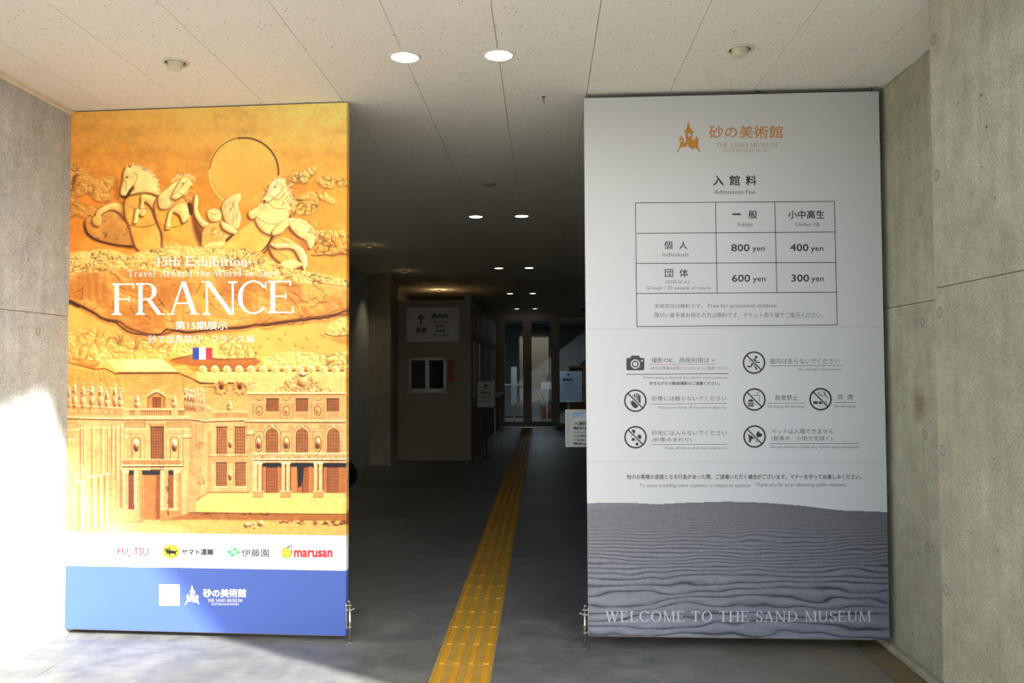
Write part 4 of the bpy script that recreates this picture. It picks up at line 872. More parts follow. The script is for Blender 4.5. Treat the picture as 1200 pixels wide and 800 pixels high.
# slanted wing between the facades
A.line(z6([(0, 600), (0, 800)]), .8, MD, .6)
for i in range(9): A.line([z5([(955 + i * 11, 585 + i * 2)])[0], z7([(990 + i * 12, 560 - i * 8)])[0]], .55, (190, 130, 66), .6)
for (cx, cy, r_) in ((236, 521, 4), (236, 562, 5)):
    for i in range(30): A.disc(cx + rnd.uniform(-r_, r_), cy + rnd.uniform(-r_, r_), rnd.uniform(.6, 1.1), (226, 170, 96), (246, 206, 132), (146, 90, 42))
A.poly(z8([(0, 448), (95, 385), (95, 372), (0, 430)]), (214, 154, 84), .9)
# centre block: panels, tall window, medallions, portico
def z57(x, y): return (70 + x * .1625, 400 + y * .1625)
lattice(z5, 660, 618, 746, 940, 5, 16, (188, 128, 66)); A.line(z5([(655, 614), (750, 614)]), 1.3, (90, 50, 22), .9); A.line(z5([(747, 620), (747, 930)]), 1.3, (120, 70, 32), .8)
for x in (553, 828):
    P_ = [(x - 30, 860), (x + 30, 860), (x + 30, 715)] + [(x + 30 * math.cos(t), 715 - 26 * math.sin(t)) for t in [math.pi * k / 8 for k in range(9)]] + [(x - 30, 715)]
    A.line(z5(P_), .9, (150, 94, 46), .8, closed=True); A.disc(*z5([(x, 760)])[0], 3.2, (176, 116, 58), (210, 150, 84), (104, 58, 26), ry=5.4); A.disc(*z5([(x, 735)])[0], 2.9, (244, 212, 150), (255, 240, 190), (160, 100, 48), ry=4.6)
    A.line(z5([(x - 60, 665), (x + 60, 665), (x + 60, 900), (x - 60, 900)]), .8, (206, 150, 86), .8, closed=True)
for x0, x1 in ((470, 615), (775, 945)):
    A.line(z5([(x0, 582), (x1, 582), (x1, 628), (x0, 628)]), .9, (200, 142, 78), .9, closed=True)
    for i in range(int((x1 - x0) / 9)): A.line(z5([(x0 + 5 + i * 9, 584), (x0 + 5 + i * 9, 618)]), .5, (190, 130, 68), .8)
    A.line(z5([(x0, 630), (x1, 630)]), 1.4, (250, 220, 156), .9)
A.poly(z5([(630, 590), (770, 590), (755, 612), (645, 612)]), (232, 182, 110), .9)
for i in range(8): A.line(z5([(640 + i * 16, 590), (652 + i * 13, 610)]), .7, MD, .7)
A.poly(z5([(885, 670), (948, 670), (940, 694), (892, 694)]), (248, 216, 150), .9); A.line(z5([(888, 696), (945, 696)]), .9, DK, .7); A.poly(z5([(468, 676), (505, 676), (500, 692), (472, 692)]), (248, 216, 150), .9)
for x in (462, 510, 892, 940, 955): A.line([z57(x, 630), z57(x, 960)], .7, (200, 142, 80), .6)
A.line(z5([(20, 590), (130, 590), (130, 632), (20, 632)]), .8, (206, 150, 88), .8, closed=True); A.line(z5([(20, 636), (145, 634)]), 1.3, (252, 226, 166), .9)
for i, (x, w2) in enumerate(((150, 5), (170, 3), (232, 4), (300, 3), (345, 3), (375, 5), (405, 4), (440, 3))):
    A.line([z57(x, 610), z57(x, 900 if i % 2 else 1000)], w2 * .35, (196, 136, 74), .7); A.line([z57(x + 14, 610), z57(x + 14, 960)], 1.6, (250, 218, 152), .6)
for x in (165, 235, 290, 345, 410): A.line(z5([(x - 22, 620), (x + 22, 620)]), 1.2, (252, 224, 160), .9)
A.poly(z5([(30, 700), (110, 700), (100, 720), (40, 720)]), (250, 222, 160), .9)
# left colonnade seen at a slant
for i, (x, yt, wd) in enumerate(((165, 300, 26), (262, 262, 20), (312, 255, 18), (360, 240, 16))):
    A.poly(z7([(x - wd, yt + 6), (x, yt), (x, 690 - i * 20), (x - wd, 690 - i * 20)]), (206, 146, 78), .75); A.line(z7([(x - wd - 8, yt - 4), (x + 20, yt - 10)]), 2.0, (252, 226, 166), .9); A.line(z7([(x + 10, yt), (x + 10, 680 - i * 20)]), 2.4, (248, 214, 146), .8)
for x in (95, 60, 390, 405, 440): A.line(z7([(x, -60), (x, 640)]), .9, (204, 148, 84), .6)
# portico of the centre block
A.rect(*z7([(490, 122)])[0], *z7([(945, 160)])[0], (222, 168, 96), 1)
for i in range(120): A.disc(*z7([(rnd.uniform(495, 940), rnd.uniform(130, 155))])[0], .7, (190, 132, 70), (240, 200, 130), (150, 94, 46), a=.7)
A.line(z7([(486, 120), (950, 120)]), 1.0, (248, 216, 150), .9); A.line(z7([(486, 168), (955, 168)]), 1.6, (250, 222, 156), 1); A.line(z7([(490, 180), (960, 176)]), 1.2, (110, 62, 28), .9); A.line(z7([(490, 192), (940, 190)]), 1.6, (244, 206, 134), 1)
A.rect(*z7([(470, 200)])[0], *z7([(492, 500)])[0], (196, 140, 92), .7)
for x0, x1, y1, c_in in ((540, 582, 512, (170, 112, 70)), (645, 788, 590, (214, 152, 80)), (850, 892, 500, (186, 122, 66))):
    A.rect(*z7([(x0, 206)])[0], *z7([(x1, y1)])[0], c_in, 1); A.rect(*z7([(x0, 206)])[0], *z7([(x1, 242)])[0], (84, 66, 46), 1, .5)
A.rect(*z7([(752, 240)])[0], *z7([(790, 590)])[0], (176, 112, 58), .8, 1.5); A.rect(*z7([(645, 240)])[0], *z7([(658, 590)])[0], (236, 180, 106), .8)
for x0, x1, y1 in ((492, 540, 510), (582, 644, 610), (788, 850, 612), (892, 935, 510)):
    A.rect(*z7([(x0, 205)])[0], *z7([(x1, y1)])[0], (234, 186, 116), 1); A.rect(*z7([(x0 + 2, 205)])[0], *z7([(x0 + (x1 - x0) * .35, y1)])[0], (250, 216, 150), .8, 1.2); A.line(z7([(x1, 205), (x1, y1)]), .8, (160, 102, 50), .8)
A.poly(z7([(486, 205), (545, 205), (536, 228), (496, 228)]), (250, 220, 156), 1); A.poly(z7([(886, 205), (948, 205), (934, 228), (896, 228)]), (250, 220, 156), 1)
A.rect(*z7([(488, 510)])[0], *z7([(632, 612)])[0], (238, 190, 120), 1); A.rect(*z7([(786, 520)])[0], *z7([(945, 622)])[0], (218, 160, 88), 1); A.line(z7([(786, 622), (945, 622)]), .9, DK, .7); A.line(z7([(488, 612), (632, 612)]), .8, MD, .7)
A.line(z7([(628, 205), (628, 610)]), .8, MD, .7); A.line(z7([(948, 205), (948, 600)]), .9, MD, .7)
for _ in range(8): crk(*z7([(rnd.choice([582, 845, 835]), rnd.uniform(260, 560))])[0], 4, rnd, 1.0, 1.5)
# portico of the right facade
A.rect(*z8([(520, 148)])[0], *z8([(1170, 380)])[0], (206, 140, 74), 1); A.rect(*z8([(515, 148)])[0], *z8([(1170, 182)])[0], (78, 64, 48), 1, .5)
A.rect(*z8([(443, 72)])[0], *z8([(1172, 124)])[0], (236, 196, 128), 1)
for i in range(220): A.disc(*z8([(rnd.uniform(448, 1165), rnd.uniform(80, 112))])[0], .75, (200, 146, 84), (248, 216, 152), (160, 104, 52), a=.7)
A.line(z8([(440, 72), (1172, 72)]), 1.2, (252, 226, 164), 1); A.line(z8([(440, 118), (1172, 118)]), 1.5, (252, 228, 168), 1); A.line(z8([(445, 128), (1172, 128)]), 1.0, (96, 56, 26), .9); A.line(z8([(445, 138), (1172, 140)]), 1.5, (246, 210, 142), 1)
for x0, x1 in ((550, 632), (832, 876), (1026, 1108)): lattice(z8, x0, 186, x1, 378, 4 if x1 - x0 > 60 else 2, 8, (196, 134, 70))
A.rect(*z8([(636, 178)])[0], *z8([(655, 380)])[0], (212, 146, 78), 1); A.poly(z8([(788, 150), (845, 150), (835, 260), (820, 330), (795, 340)]), (76, 62, 50), .95); A.rect(*z8([(745, 178)])[0], *z8([(785, 380)])[0], (222, 158, 88), 1); A.rect(*z8([(878, 178)])[0], *z8([(906, 380)])[0], (216, 150, 82), 1); A.rect(*z8([(1112, 182)])[0], *z8([(1135, 385)])[0], (206, 142, 76), 1)
A.rect(*z8([(522, 178)])[0], *z8([(546, 380)])[0], (212, 146, 80), 1); A.rect(*z8([(1000, 182)])[0], *z8([(1022, 380)])[0], (212, 146, 80), 1)
for x in (452, 486, 668, 705, 921, 960):
    A.rect(*z8([(x, 142)])[0], *z8([(x + 30, 372)])[0], (232, 188, 118), 1); A.rect(*z8([(x + 2, 145)])[0], *z8([(x + 15, 370)])[0], (252, 224, 160), .8, 1); A.line(z8([(x + 31, 150), (x + 31, 370)]), .8, (120, 72, 36), .8); A.rect(*z8([(x - 4, 142)])[0], *z8([(x + 34, 156)])[0], (250, 220, 156), 1)
for x0, x1 in ((440, 524), (656, 742), (912, 996)): A.rect(*z8([(x0, 366)])[0], *z8([(x1, 416)])[0], (226, 172, 102), 1); A.line(z8([(x0, 368), (x1, 368)]), 1.0, (250, 216, 148), .9); A.line(z8([(x0, 418), (x1, 418)]), .9, (130, 80, 40), .8)
# sandy forecourt
A.poly(z8([(95, 386), (440, 386), (440, 418), (524, 418), (524, 384), (656, 384), (656, 418), (742, 418), (742, 386), (912, 386), (912, 418), (996, 418), (996, 388), (1140, 390), (1160, 418), (1180, 418), (1180, 548), (0, 534), (0, 450)]), (238, 212, 120), 1)
A.poly(z8([(-240, 590), (-20, 530), (1180, 548), (1180, 600), (-20, 596)]), (198, 138, 68), 1); A.line(z8([(-60, 536), (400, 546), (1180, 546)]), .9, (128, 76, 34), .7)
A.poly(z8([(-1080, 700), (-500, 640), (-240, 600), (0, 590), (600, 600), (1180, 606), (1180, 712), (0, 706), (-1080, 712)]), (238, 190, 104), 1, 1.2); A.poly(z7([(390, 640), (620, 618), (800, 630), (940, 640), (1060, 700), (300, 700)]), (244, 208, 128), .8, 2)
for _ in range(40): crk(*z8([(rnd.uniform(640, 1160), rnd.uniform(600, 632))])[0], rnd.uniform(2, 6), rnd, .9, rnd.choice([0, .2, -.2]))
for _ in range(16): crk(*z8([(rnd.uniform(0, 560), rnd.uniform(536, 556))])[0], rnd.uniform(2, 6), rnd, .6, 0.05)
for x, y, r_ in ((398, 630, 3.4), (508, 618, 3.8), (450, 622, 2.0), (430, 634, 1.8), (460, 652, 1.4)): A.disc(z8([(x - 8, y + 6)])[0][0], z8([(x, y + 6)])[0][1], r_ * .9, DK, DK, DK, a=.6); A.disc(*z8([(x, y)])[0], r_, (236, 196, 130), (252, 230, 176), (150, 96, 50), ry=r_ * .75)
w_ = A.win(70, 425, 408, 628); n = fbm(A.X[w_], A.Y[w_], 3.2, 71, 3)[..., None]; A.rgb[w_] *= 1 + (n - .5) * .13
kk = np.clip((A.Y - 425) / 20, 0, 1)[..., None]
con = (A.rgb - np.array((216, 166, 92))) * (1.06 + .30 * kk) + np.array((210, 160, 90)) - kk * np.array((24, 29, 27)); lum = con @ np.array((.3, .55, .15))
A.rgb = np.clip(con * .98 + lum[..., None] * .02, 0, 255); A.rgb = np.clip(A.rgb * (1 + .10 * (1 - kk)), 0, 255); A.build('printed_picture', .0014)
# the picture wraps around the right edge of the board
cols = A.rgb[:, -1]; wrap = Art.__new__(Art); wrap.p = LP
idx = np.arange(0, len(A.V), 4); V = A.V[idx]; co = []
for v_ in V: co += [(LP.W + .0004, -.0014, v_), (LP.W + .0004, .046, v_)]
me = bpy.data.meshes.new('printed_edge'); me.from_pydata(co, [], [(2 * i + 2, 2 * i + 3, 2 * i + 1, 2 * i) for i in range(len(V) - 1)])
ca = me.color_attributes.new('print', 'FLOAT_COLOR', 'POINT'); cc = np.ones((len(co), 4)); cc[:, :3] = np.repeat(lin(cols[idx]), 2, axis=0); ca.data.foreach_set('color', cc.ravel()); me.materials.append(M['print']); link('printed_edge', me, LP.root)

# lettering on the poster
D2 = .0024
LP.serif('-15th Exhibition-', (177.5, 295.4, 300.3, 311.8), 'ink_pale', .02, depth=D2, fat=.05)
LP.serif('Travel Around the World in Sand', (150, 326, 316.2, 324.4, 315.6, 323.4), 'ink_pale', .08, depth=D2, fat=.03)
for ch, x0, x1, yt, yb in (('F', 131.2, 157.6, 332.0, 369.0), ('R', 159.2, 193.6, 331.6, 368.8), ('A', 196.4, 233.8, 329.8, 368.4), ('N', 236.4, 278.4, 329.4, 368.8), ('C', 279.0, 312.4, 328.4, 368.0), ('E', 313.6, 344.3, 328.8, 366.8)):
    LP.serif(ch, (x0, x1, yt, yb), 'ink_white', depth=D2)
LP.text('第15期展示', (205.8, 266.8, 376.2, 386.2), 'ink_white', .006, depth=D2)
LP.text('砂で世界旅行・フランス編', (174, 298, 392.5, 402.3, 392, 401.6), 'ink_pale', .0, depth=D2)
LP.gid += 1
for i, mt in enumerate(('ink_navy', 'ink_white', 'ink_red')): LP.poly([(226 + i * 7.65, 407.2), (226 + (i + 1) * 7.65, 407.1), (226 + (i + 1) * 7.65, 421.1), (226 + i * 7.65, 421.2)], mt, 'flag_emblem', D2)
# sponsors on the white band
LP.text('FUJ', (137.6, 153.0, 641.2, 652.8), 'ink_rose', .016); LP.text('iTSU', (154.6, 174.2, 641.2, 651.0), 'ink_rose', .016)
LP.gid += 1
LP.line([(150.0, 639.2), (152.2, 636.8), (154.0, 638.4), (155.6, 636.6), (157.4, 639.4)], 1.0, 'ink_rose')
LP.gid += 1
LP.ell(200.4, 646.0, 10.2, 8.2, 'ink_yellow', 'emblem', .0011, 32)
cat = [(193.6, 641.2), (194.4, 642.6), (197.6, 642.4), (199.2, 641.0), (199.6, 643.8), (201.0, 644.6), (205.6, 645.2), (207.4, 644.2), (209.2, 643.8), (208.8, 645.0), (206.8, 646.6), (206.2, 648.6), (207.4, 651.2), (206.2, 651.4), (204.6, 648.8), (201.2, 648.6), (199.6, 648.8), (198.6, 651.2), (197.2, 651.2), (198.0, 648.6), (196.6, 648.2), (195.6, 650.0), (194.6, 649.6), (195.4, 647.2), (193.4, 645.6), (193.0, 643.4)]
LP.poly(cat, 'ink_black'); LP.ell(195.0, 644.0, .5, .5, 'ink_yellow', 'emblem', .0018, 8); LP.ell(198.0, 643.8, .5, .5, 'ink_yellow', 'emblem', .0018, 8)
LP.text('ヤマト運輸', (212.8, 250.4, 642.6, 650.4), 'ink_icon', .022)
LP.gid += 1
for cx, cy, a_ in ((275.4, 643.4, -.2), (278.8, 647.0, .0), (272.8, 650.0, -.2), (269.2, 646.6, .2)): LP.ell(cx, cy, 3.0, 2.0, 'ink_green', rot=a_)
LP.text('伊藤園', (283.2, 315.2, 643.0, 652.2), 'ink_dark', .008)
LP.gid += 1
LP.ell(335.8, 647.6, 6.2, 6.2, 'ink_icon', 'emblem', .0011, 32); LP.poly([(336, 641.4), (341.8, 638.0), (342.2, 648.0), (339.0, 644.6)], 'ink_icon', 'emblem', .0011); LP.ell(335.8, 647.6, 5.5, 5.5, 'ink_yellow', 'emblem', .0016, 32); LP.poly([(338.2, 641.8), (341.2, 639.4), (341.4, 645.4), (340.2, 644.4)], 'sheet_cool', 'emblem', .0016)
for dx in (-2, 2): LP.ell(335.6 + dx, 645.8, .6, .9, 'ink_icon', 'emblem', .0021, 10)
LP.line([(335.6 + 3.4 * math.cos(t), 647.6 + 3.2 * math.sin(t)) for t in [.35 + .3 * i for i in range(9)]], .6, 'ink_icon', 'emblem', .0021)
LP.text('marusan', (344.4, 389.8, 644.2, 652.8), 'ink_red', .03)
# museum marks on the blue band
LP.gid += 1
LP.poly([(186.9, 684.8), (210.4, 684.8), (210.4, 708.9), (186.9, 709.1)], 'ink_white', 'emblem', .0011); LP.line([(198.6, 684.8), (198.6, 709)], .8, 'ink_faint', 'emblem', .0017); LP.line([(186.9, 696.4), (210.4, 696.4)], .8, 'ink_faint', 'emblem', .0017)
for ch, x, y in (('鳥', 189.8, 687.6), ('取', 201.6, 687.6), ('砂', 189.8, 699.6), ('丘', 201.6, 699.6)): LP.text(ch, (x, x + 5.8, y, y + 5.8), 'ink_faint', .015, depth=.0017)
CAS = [(.50, 0), (.53, .10), (.57, .20), (.66, .31), (.72, .34), (.72, .37), (.67, .38), (.67, .50), (.64, .56), (.70, .60), (.78, .56), (.83, .45), (.85, .53), (.91, .53), (.90, .62), (.88, .76), (.97, .97), (.90, .93), (.82, .86), (.74, .84), (.66, .88), (.60, .84), (.52, .80), (.48, .72), (.42, .82), (.30, .80), (.20, .84), (.12, .94), (.03, 1.0), (.14, .84), (.20, .72), (.18, .60), (.13, .55), (.20, .53), (.24, .44), (.27, .53), (.34, .55), (.33, .66), (.40, .68), (.43, .58), (.40, .50), (.40, .38), (.34, .37), (.36, .33), (.42, .28), (.47, .16)]
def castle(P, x0, y0, w2, h2, mat, bgm, depth):
    P.gid += 1
    P.poly([(x0 + a * w2, y0 + b_ * h2) for a, b_ in CAS], mat, 'museum_emblem', depth); P.ell(x0 + .545 * w2, y0 + .45 * h2, .045 * w2, .055 * h2, bgm, 'museum_emblem', depth + .0006, 14); P.ell(x0 + .24 * w2, y0 + .62 * h2, .03 * w2, .035 * h2, bgm, 'museum_emblem', depth + .0006, 10)
castle(LP, 215.8, 684.6, 18.4, 24.2, 'ink_white', 'sheet_blue', .0012)
LP.text('砂の美術館', (238, 288.4, 689.6, 699.6), 'ink_white', .014); LP.serif('THE SAND MUSEUM', (243.4, 283.8, 701.4, 705.0), 'ink_white', .02, fat=.02); LP.serif('TOTTORI SAND DUNES', (247.6, 279.8, 706.4, 708.9), 'ink_white', .02, fat=.03)
LP.flush()

# ------------------------------------------------------------------ right board: admission fees
RP = Panel('admission_panel', 'tall pale grey admission fee board with price table, pictograms and grey dunes at its foot', 686.8, 4.51, 1036.2, 4.48,
           top=[(688, 112), (1030, 110)], bot=[(688, 746), (1041, 748)])
core(RP)
s1, s2 = zsplit(RP, 384.2), zsplit(RP, 541)
for za, zb in ((s1, RP.z1), (s2, s1), (RP.z0, s2)): sheet(RP, 0, RP.W, za + .0004, zb - .0004, 'sheet_white', 'printed_sheet')
B = Art(RP, 0, RP.W, RP.z0 + .0006, zsplit(RP, 584), .0031)
X, Y = B.X, B.Y
def crest(x): return np.interp(x, [685, 720, 745, 770, 800, 850, 880, 910, 940, 970, 985, 1010, 1045], [588.8, 588.6, 588.8, 590.2, 588.6, 587.2, 587.8, 589.4, 592, 595.8, 597.4, 598.2, 599.6])
cy = crest(X); dd = Y - cy + 4
tx = np.clip((X - 688) / 355, 0, 1)[..., None]; ty = np.clip((Y - 588) / 160, 0, 1)[..., None]
base = (np.array((112, 112, 119)) * (1 - ty) + np.array((132, 137, 148)) * ty) * (1 - .08 * tx)
d0 = np.maximum(Y - 572, 2); wob = (fbm(X * .22, Y * .8, 30, 5, 3) - .5) * 3.0 + (fbm(X * .5, Y * 1.5, 20, 8, 2) - .5) * 1.3
ph = np.log(d0) / .066 + wob * .95; fr = ph - np.floor(ph)
amp = np.clip((Y - 596) / 45, 0, 1) * np.clip(.55 + (fbm(X, Y * 3, 20, 14, 3) - .3) * 1.5, .35, 1)
dark = np.exp(-((fr - .86) / .085) ** 2) * amp; lite = np.clip(1 - np.abs(fr - .30) / .45, 0, 1) * amp * .6; sh2 = np.clip((fr - .45) / .45, 0, 1) * (fr < .86) * amp
B.rgb[:] = base + (fbm(X, Y * 2, 3, 2, 3)[..., None] - .5) * 22
B.rgb += lite[..., None] * np.array((24, 25, 27)); B.rgb -= sh2[..., None] * np.array((20, 20, 20)); B.rgb = B.rgb * (1 - dark[..., None] * .8) + np.array((30, 33, 44)) * dark[..., None] * .8
hz = np.clip(1 - (Y - cy) / 9, 0, 1)[..., None]; B.rgb = B.rgb * (1 - hz * .25) + np.array((98, 100, 110)) * hz * .25
far = ((X < 765) & (Y < np.interp(X, [685, 765], [597, 590.2])))[..., None]; B.rgb = np.where(far, np.array((116, 122, 132)), B.rgb)
B.build('printed_dunes', .0014, clip=lambda x, y: y > crest(x))
K, G, DKK = 'ink_black', 'ink_grey', 'ink_dark'
def zt(p, o=(735, 230), s=.2125): return [(o[0] + x * s, o[1] + y * s) for x, y in p]
def tx_(t, o, s, x0, x1, y0, y1, mat=K, bold=0.0): RP.text(t, (o[0] + x0 * s, o[0] + x1 * s, o[1] + y0 * s, o[1] + y1 * s), mat, bold)
o = (780, 135); s = .125
castle(RP, 791.0, 140.8, 30.6, 39, 'ink_orange', 'sheet_white', .0012)
tx_('砂の美術館', o, s, 405, 1100, 97, 217, 'ink_orange', .008)
RP.serif('THE SAND MUSEUM', (839.4, 910.2, 167.4, 172.6), 'ink_brown', .02); RP.serif('TOTTORI SAND DUNES', (846.4, 903, 174.6, 178.2), 'ink_brown', -.02)
for ch, a, b_ in (('入', 445, 545), ('館', 597, 697), ('料', 750, 852)): tx_(ch, o, s, a, b_, 562, 660, K, .016)
tx_('Admission Fee', o, s, 455, 840, 700, 738, DKK)
o = (735, 230); s = .2125
hl = [((45, 36), (1142, 28)), ((50, 204), (1145, 197)), ((52, 370), (1150, 364)), ((53, 536), (1154, 528)), ((53, 718), (1158, 709))]
for a, b_ in hl: RP.line(zt([a, b_]), .95, 'ink_dark', 'table_rules')
for a, b_ in (((45, 36), (53, 718)), ((1142, 28), (1158, 709)), ((487, 33), (495, 532)), ((813, 31), (825, 530))): RP.line(zt([a, b_]), .95, 'ink_dark', 'table_rules', .0013)
for t, a, b_, c, d, mt, bo in (('一', 580, 626, 94, 104, K, .01), ('般', 668, 717, 77, 123, K, .012), ('Adults', 607, 692, 144, 166, G, 0), ('小中高生', 887, 1088, 77, 124, K, .014), ('Under 18', 930, 1058, 143, 165, G, 0),
        ('個', 203, 249, 246, 292, K, .010), ('人', 287, 331, 247, 291, K, .012), ('Individuals', 195, 339, 310, 332, G, 0), ('団', 207, 253, 401, 445, K, .010), ('体', 288, 336, 400, 446, K, .010),
        ('(20名以上)', 210, 343, 460, 484, G, 0), ('Groups / 20 people or more', 103, 456, 494, 520, G, 0), ('800', 573, 675, 263, 304, K, .012), ('yen', 690, 759, 280, 311, K, .008), ('400', 898, 1000, 262, 303, K, .012), ('yen', 1012, 1081, 280, 311, K, .008),
        ('600', 577, 678, 431, 472, K, .012), ('yen', 693, 762, 448, 479, K, .008), ('300', 904, 1003, 430, 471, K, .012), ('yen', 1015, 1084, 447, 478, K, .008),
        ('未就学児は無料です。', 150, 416, 592, 617, G, 0), ('Free for preschool children.', 446, 830, 592, 620, G, 0), ('障がい者手帳お持ちの方は無料です、チケット売り場でご提示ください。', 150, 1080, 640, 669, G, 0)): tx_(t, o, s, a, b_, c, d, mt, bo)
RP.gid += 1
o = (725, 405); s = .11667; f2 = lambda p: zt(p, o, s); I = 'ink_icon'
RP.poly(f2([(86, 122), (118, 120), (128, 98), (205, 98), (214, 120), (248, 122), (258, 132), (258, 236), (248, 246), (86, 246), (77, 236), (77, 132)]), I, 'pictogram')
c0_ = f2([(167, 184)])[0]; RP.ell(*c0_, 5.4, 5.4, 'sheet_white', 'pictogram', .0018); RP.ell(*c0_, 4.1, 4.1, I, 'pictogram', .0024); RP.ell(*c0_, 2.5, 2.5, 'sheet_white', 'pictogram', .003); RP.ell(*f2([(233, 150)])[0], 1.1, 1.1, 'sheet_white', 'pictogram', .0018, 12)
RP.gid += 1
tx_('撮影OK、商用利用は ×', o, s, 330, 962, 118, 172, DKK); RP.line(f2([(293, 190), (970, 184)]), .8, 'ink_pink', 'rules'); tx_('※他のお客様の迷惑とならないようご配慮ください', o, s, 315, 1098, 208, 242, G)
RP.line(f2([(77, 287), (1107, 280)]), .8, I, 'rules'); tx_('Photo-taking is allowed, but not for commercial use.', o, s, 252, 1105, 308, 338, G); tx_('歩きながらの動画撮影はご遠慮ください。', o, s, 308, 1018, 358, 395, I, .012)
def nosign(c, r_):
    RP.gid += 1
    RP.ring(c[0], c[1], r_, r_ * .145, K, 'pictogram', .0024); k = r_ * .68
    a = math.radians(45); dx, dy = r_ * .06, -r_ * .06
    RP.line([(c[0] - k, c[1] - k), (c[0] + k, c[1] + k)], r_ * .25, 'sheet_white', 'pictogram', .0018); RP.line([(c[0] - k, c[1] - k), (c[0] + k, c[1] + k)], r_ * .12, K, 'pictogram', .0024)
def pic(c, r_): return lambda p: [(c[0] + x * r_, c[1] + y * r_) for x, y in p]
def pp(q, pts, **k): RP.poly(q(pts), K, 'pictogram', .0012)
# hand
o = (725, 450); f3 = lambda p: zt(p, o, s)
c = f3([(167, 166)])[0]; r_ = 13.3; q_ = pic(c, r_); nosign(c, r_)
for x, t in ((-.22, -.5), (-.06, -.62), (.12, -.66), (.28, -.6), (.40, -.48)): RP.line(q_([(x, t), (x + .02, .25)]), 1.5, K, 'pictogram')
pp(q_, smooth([(-.5, -.15), (-.36, .1), (-.22, .0), (.42, .1), (.34, .42), (.1, .64), (-.12, .62), (-.34, .36)], 3))
tx_('砂像には触らないでください', o, s, 332, 1083, 118, 168, DKK); RP.line(f3([(325, 200), (1088, 192)]), .6, G, 'rules'); tx_('Keep your hands off the sand sculptures.', o, s, 403, 1083, 220, 252, G)
# footprints
c = f3([(169, 532)])[0]; q_ = pic(c, r_); nosign(c, r_)
for x, y, rx, ry in ((-.18, -.48, .17, .2), (.34, -.02, .18, .22), (-.2, .2, .16, .14), (.14, .6, .15, .14), (-.36, -.1, .06, .06), (.1, .3, .06, .06)): RP.ell(c[0] + x * r_, c[1] + y * r_, rx * r_, ry * r_, K, 'pictogram', .0012, 18)
tx_('砂地には入らないでください', o, s, 332, 1085, 464, 514, DKK); tx_('(砂像のまわり)', o, s, 337, 733, 534, 586, DKK); RP.line(f3([(325, 607), (1088, 603)]), .6, G, 'rules'); tx_('Keep off the around sand sculptures.', o, s, 470, 1083, 628, 658, G)
# running figure
o = (860, 405); s = .12917; f4 = lambda p: zt(p, o, s)
c = f4([(182, 153)])[0]; q_ = pic(c, r_); nosign(c, r_)
RP.ell(*q_([(.18, -.48)])[0], .13 * r_, .13 * r_, K, 'pictogram', .0012, 18)
for pts, wd in (([(.12, -.3), (-.16, .05)], 3.0), ([(-.14, .02), (.1, .3), (.24, .64)], 1.8), ([(-.16, .06), (-.24, .34), (-.6, .34)], 1.8), ([(.06, -.26), (.28, -.02), (.52, -.02)], 1.5), ([(.08, -.3), (-.22, -.26), (-.42, -.08)], 1.3)): RP.line(q_(pts), wd, K, 'pictogram')
tx_('館内は走らないでください', o, s, 328, 955, 114, 164, DKK); RP.line(f4([(325, 182), (990, 178)]), .6, G, 'rules'); tx_('No running in the museum.', o, s, 583, 980, 202, 230, G)
# no eating, no smoking, no pets
o = (860, 450); f5 = lambda p: zt(p, o, s)
c = f5([(185, 139)])[0]; q_ = pic(c, r_); nosign(c, r_)
RP.poly(q_(smooth([(-.56, .2), (-.5, .05), (-.3, -.04), (-.1, .05), (-.04, .2)], 3, False)), K, 'pictogram'); RP.line(q_([(-.6, .32), (0, .32)]), 1.3, K, 'pictogram'); RP.line(q_([(-.6, .44), (0, .44)]), .9, K, 'pictogram'); RP.line(q_([(-.54, .56), (-.06, .56)]), 1.5, K, 'pictogram')
RP.line(q_([(-.16, -.36), (.5, -.38), (.4, .2), (.12, .5)]), .7, K, 'pictogram'); RP.line(q_([(.24, -.38), (.3, -.62), (.46, -.66)]), .7, K, 'pictogram')
tx_('飲食禁止', o, s, 372, 580, 97, 148, DKK); RP.line(f5([(308, 173), (640, 170)]), .6, G, 'rules'); tx_('No Eating, No Drinking', o, s, 308, 640, 190, 222, G)
c = f5([(785, 136)])[0]; q_ = pic(c, r_); nosign(c, r_)
RP.poly(q_([(-.62, .18), (-.24, .18), (-.24, .42), (-.62, .42)]), K, 'pictogram'); RP.poly(q_([(-.14, .18), (.14, .18), (.3, .42), (-.14, .42)]), K, 'pictogram'); RP.poly(q_([(.38, .18), (.56, .18), (.56, .34)]), K, 'pictogram')
RP.line(q_(smooth([(-.12, -.66), (-.12, -.44), (.14, -.36), (.22, -.2)], 4, False)), 1.0, K, 'pictogram'); RP.line(q_(smooth([(.2, -.66), (.42, -.54), (.36, -.36), (.56, -.24), (.6, -.06)], 4, False)), 1.0, K, 'pictogram')
tx_('禁', o, s, 940, 990, 93, 140, DKK); tx_('煙', o, s, 1028, 1080, 93, 140, DKK); RP.line(f5([(908, 167), (1105, 164)]), .6, G, 'rules'); tx_('No Smoking', o, s, 912, 1100, 187, 217, G)
c = f5([(187, 474)])[0]; q_ = pic(c, r_); nosign(c, r_)
RP.poly(q_([(.12, -.1), (.2, -.34), (.34, -.52), (.44, -.34), (.68, -.22), (.66, -.04), (.46, .08), (.34, .02), (.3, .12)]), K, 'pictogram')
RP.poly(q_([(-.54, -.28), (-.4, -.1), (-.1, -.08), (.02, .12), (.04, .26), (-.14, .2), (-.3, .28), (-.32, .52), (-.5, .5), (-.5, .1), (-.56, -.1)]), K, 'pictogram'); RP.poly(q_([(.08, .3), (.26, .3), (.28, .5), (.18, .52)]), K, 'pictogram')
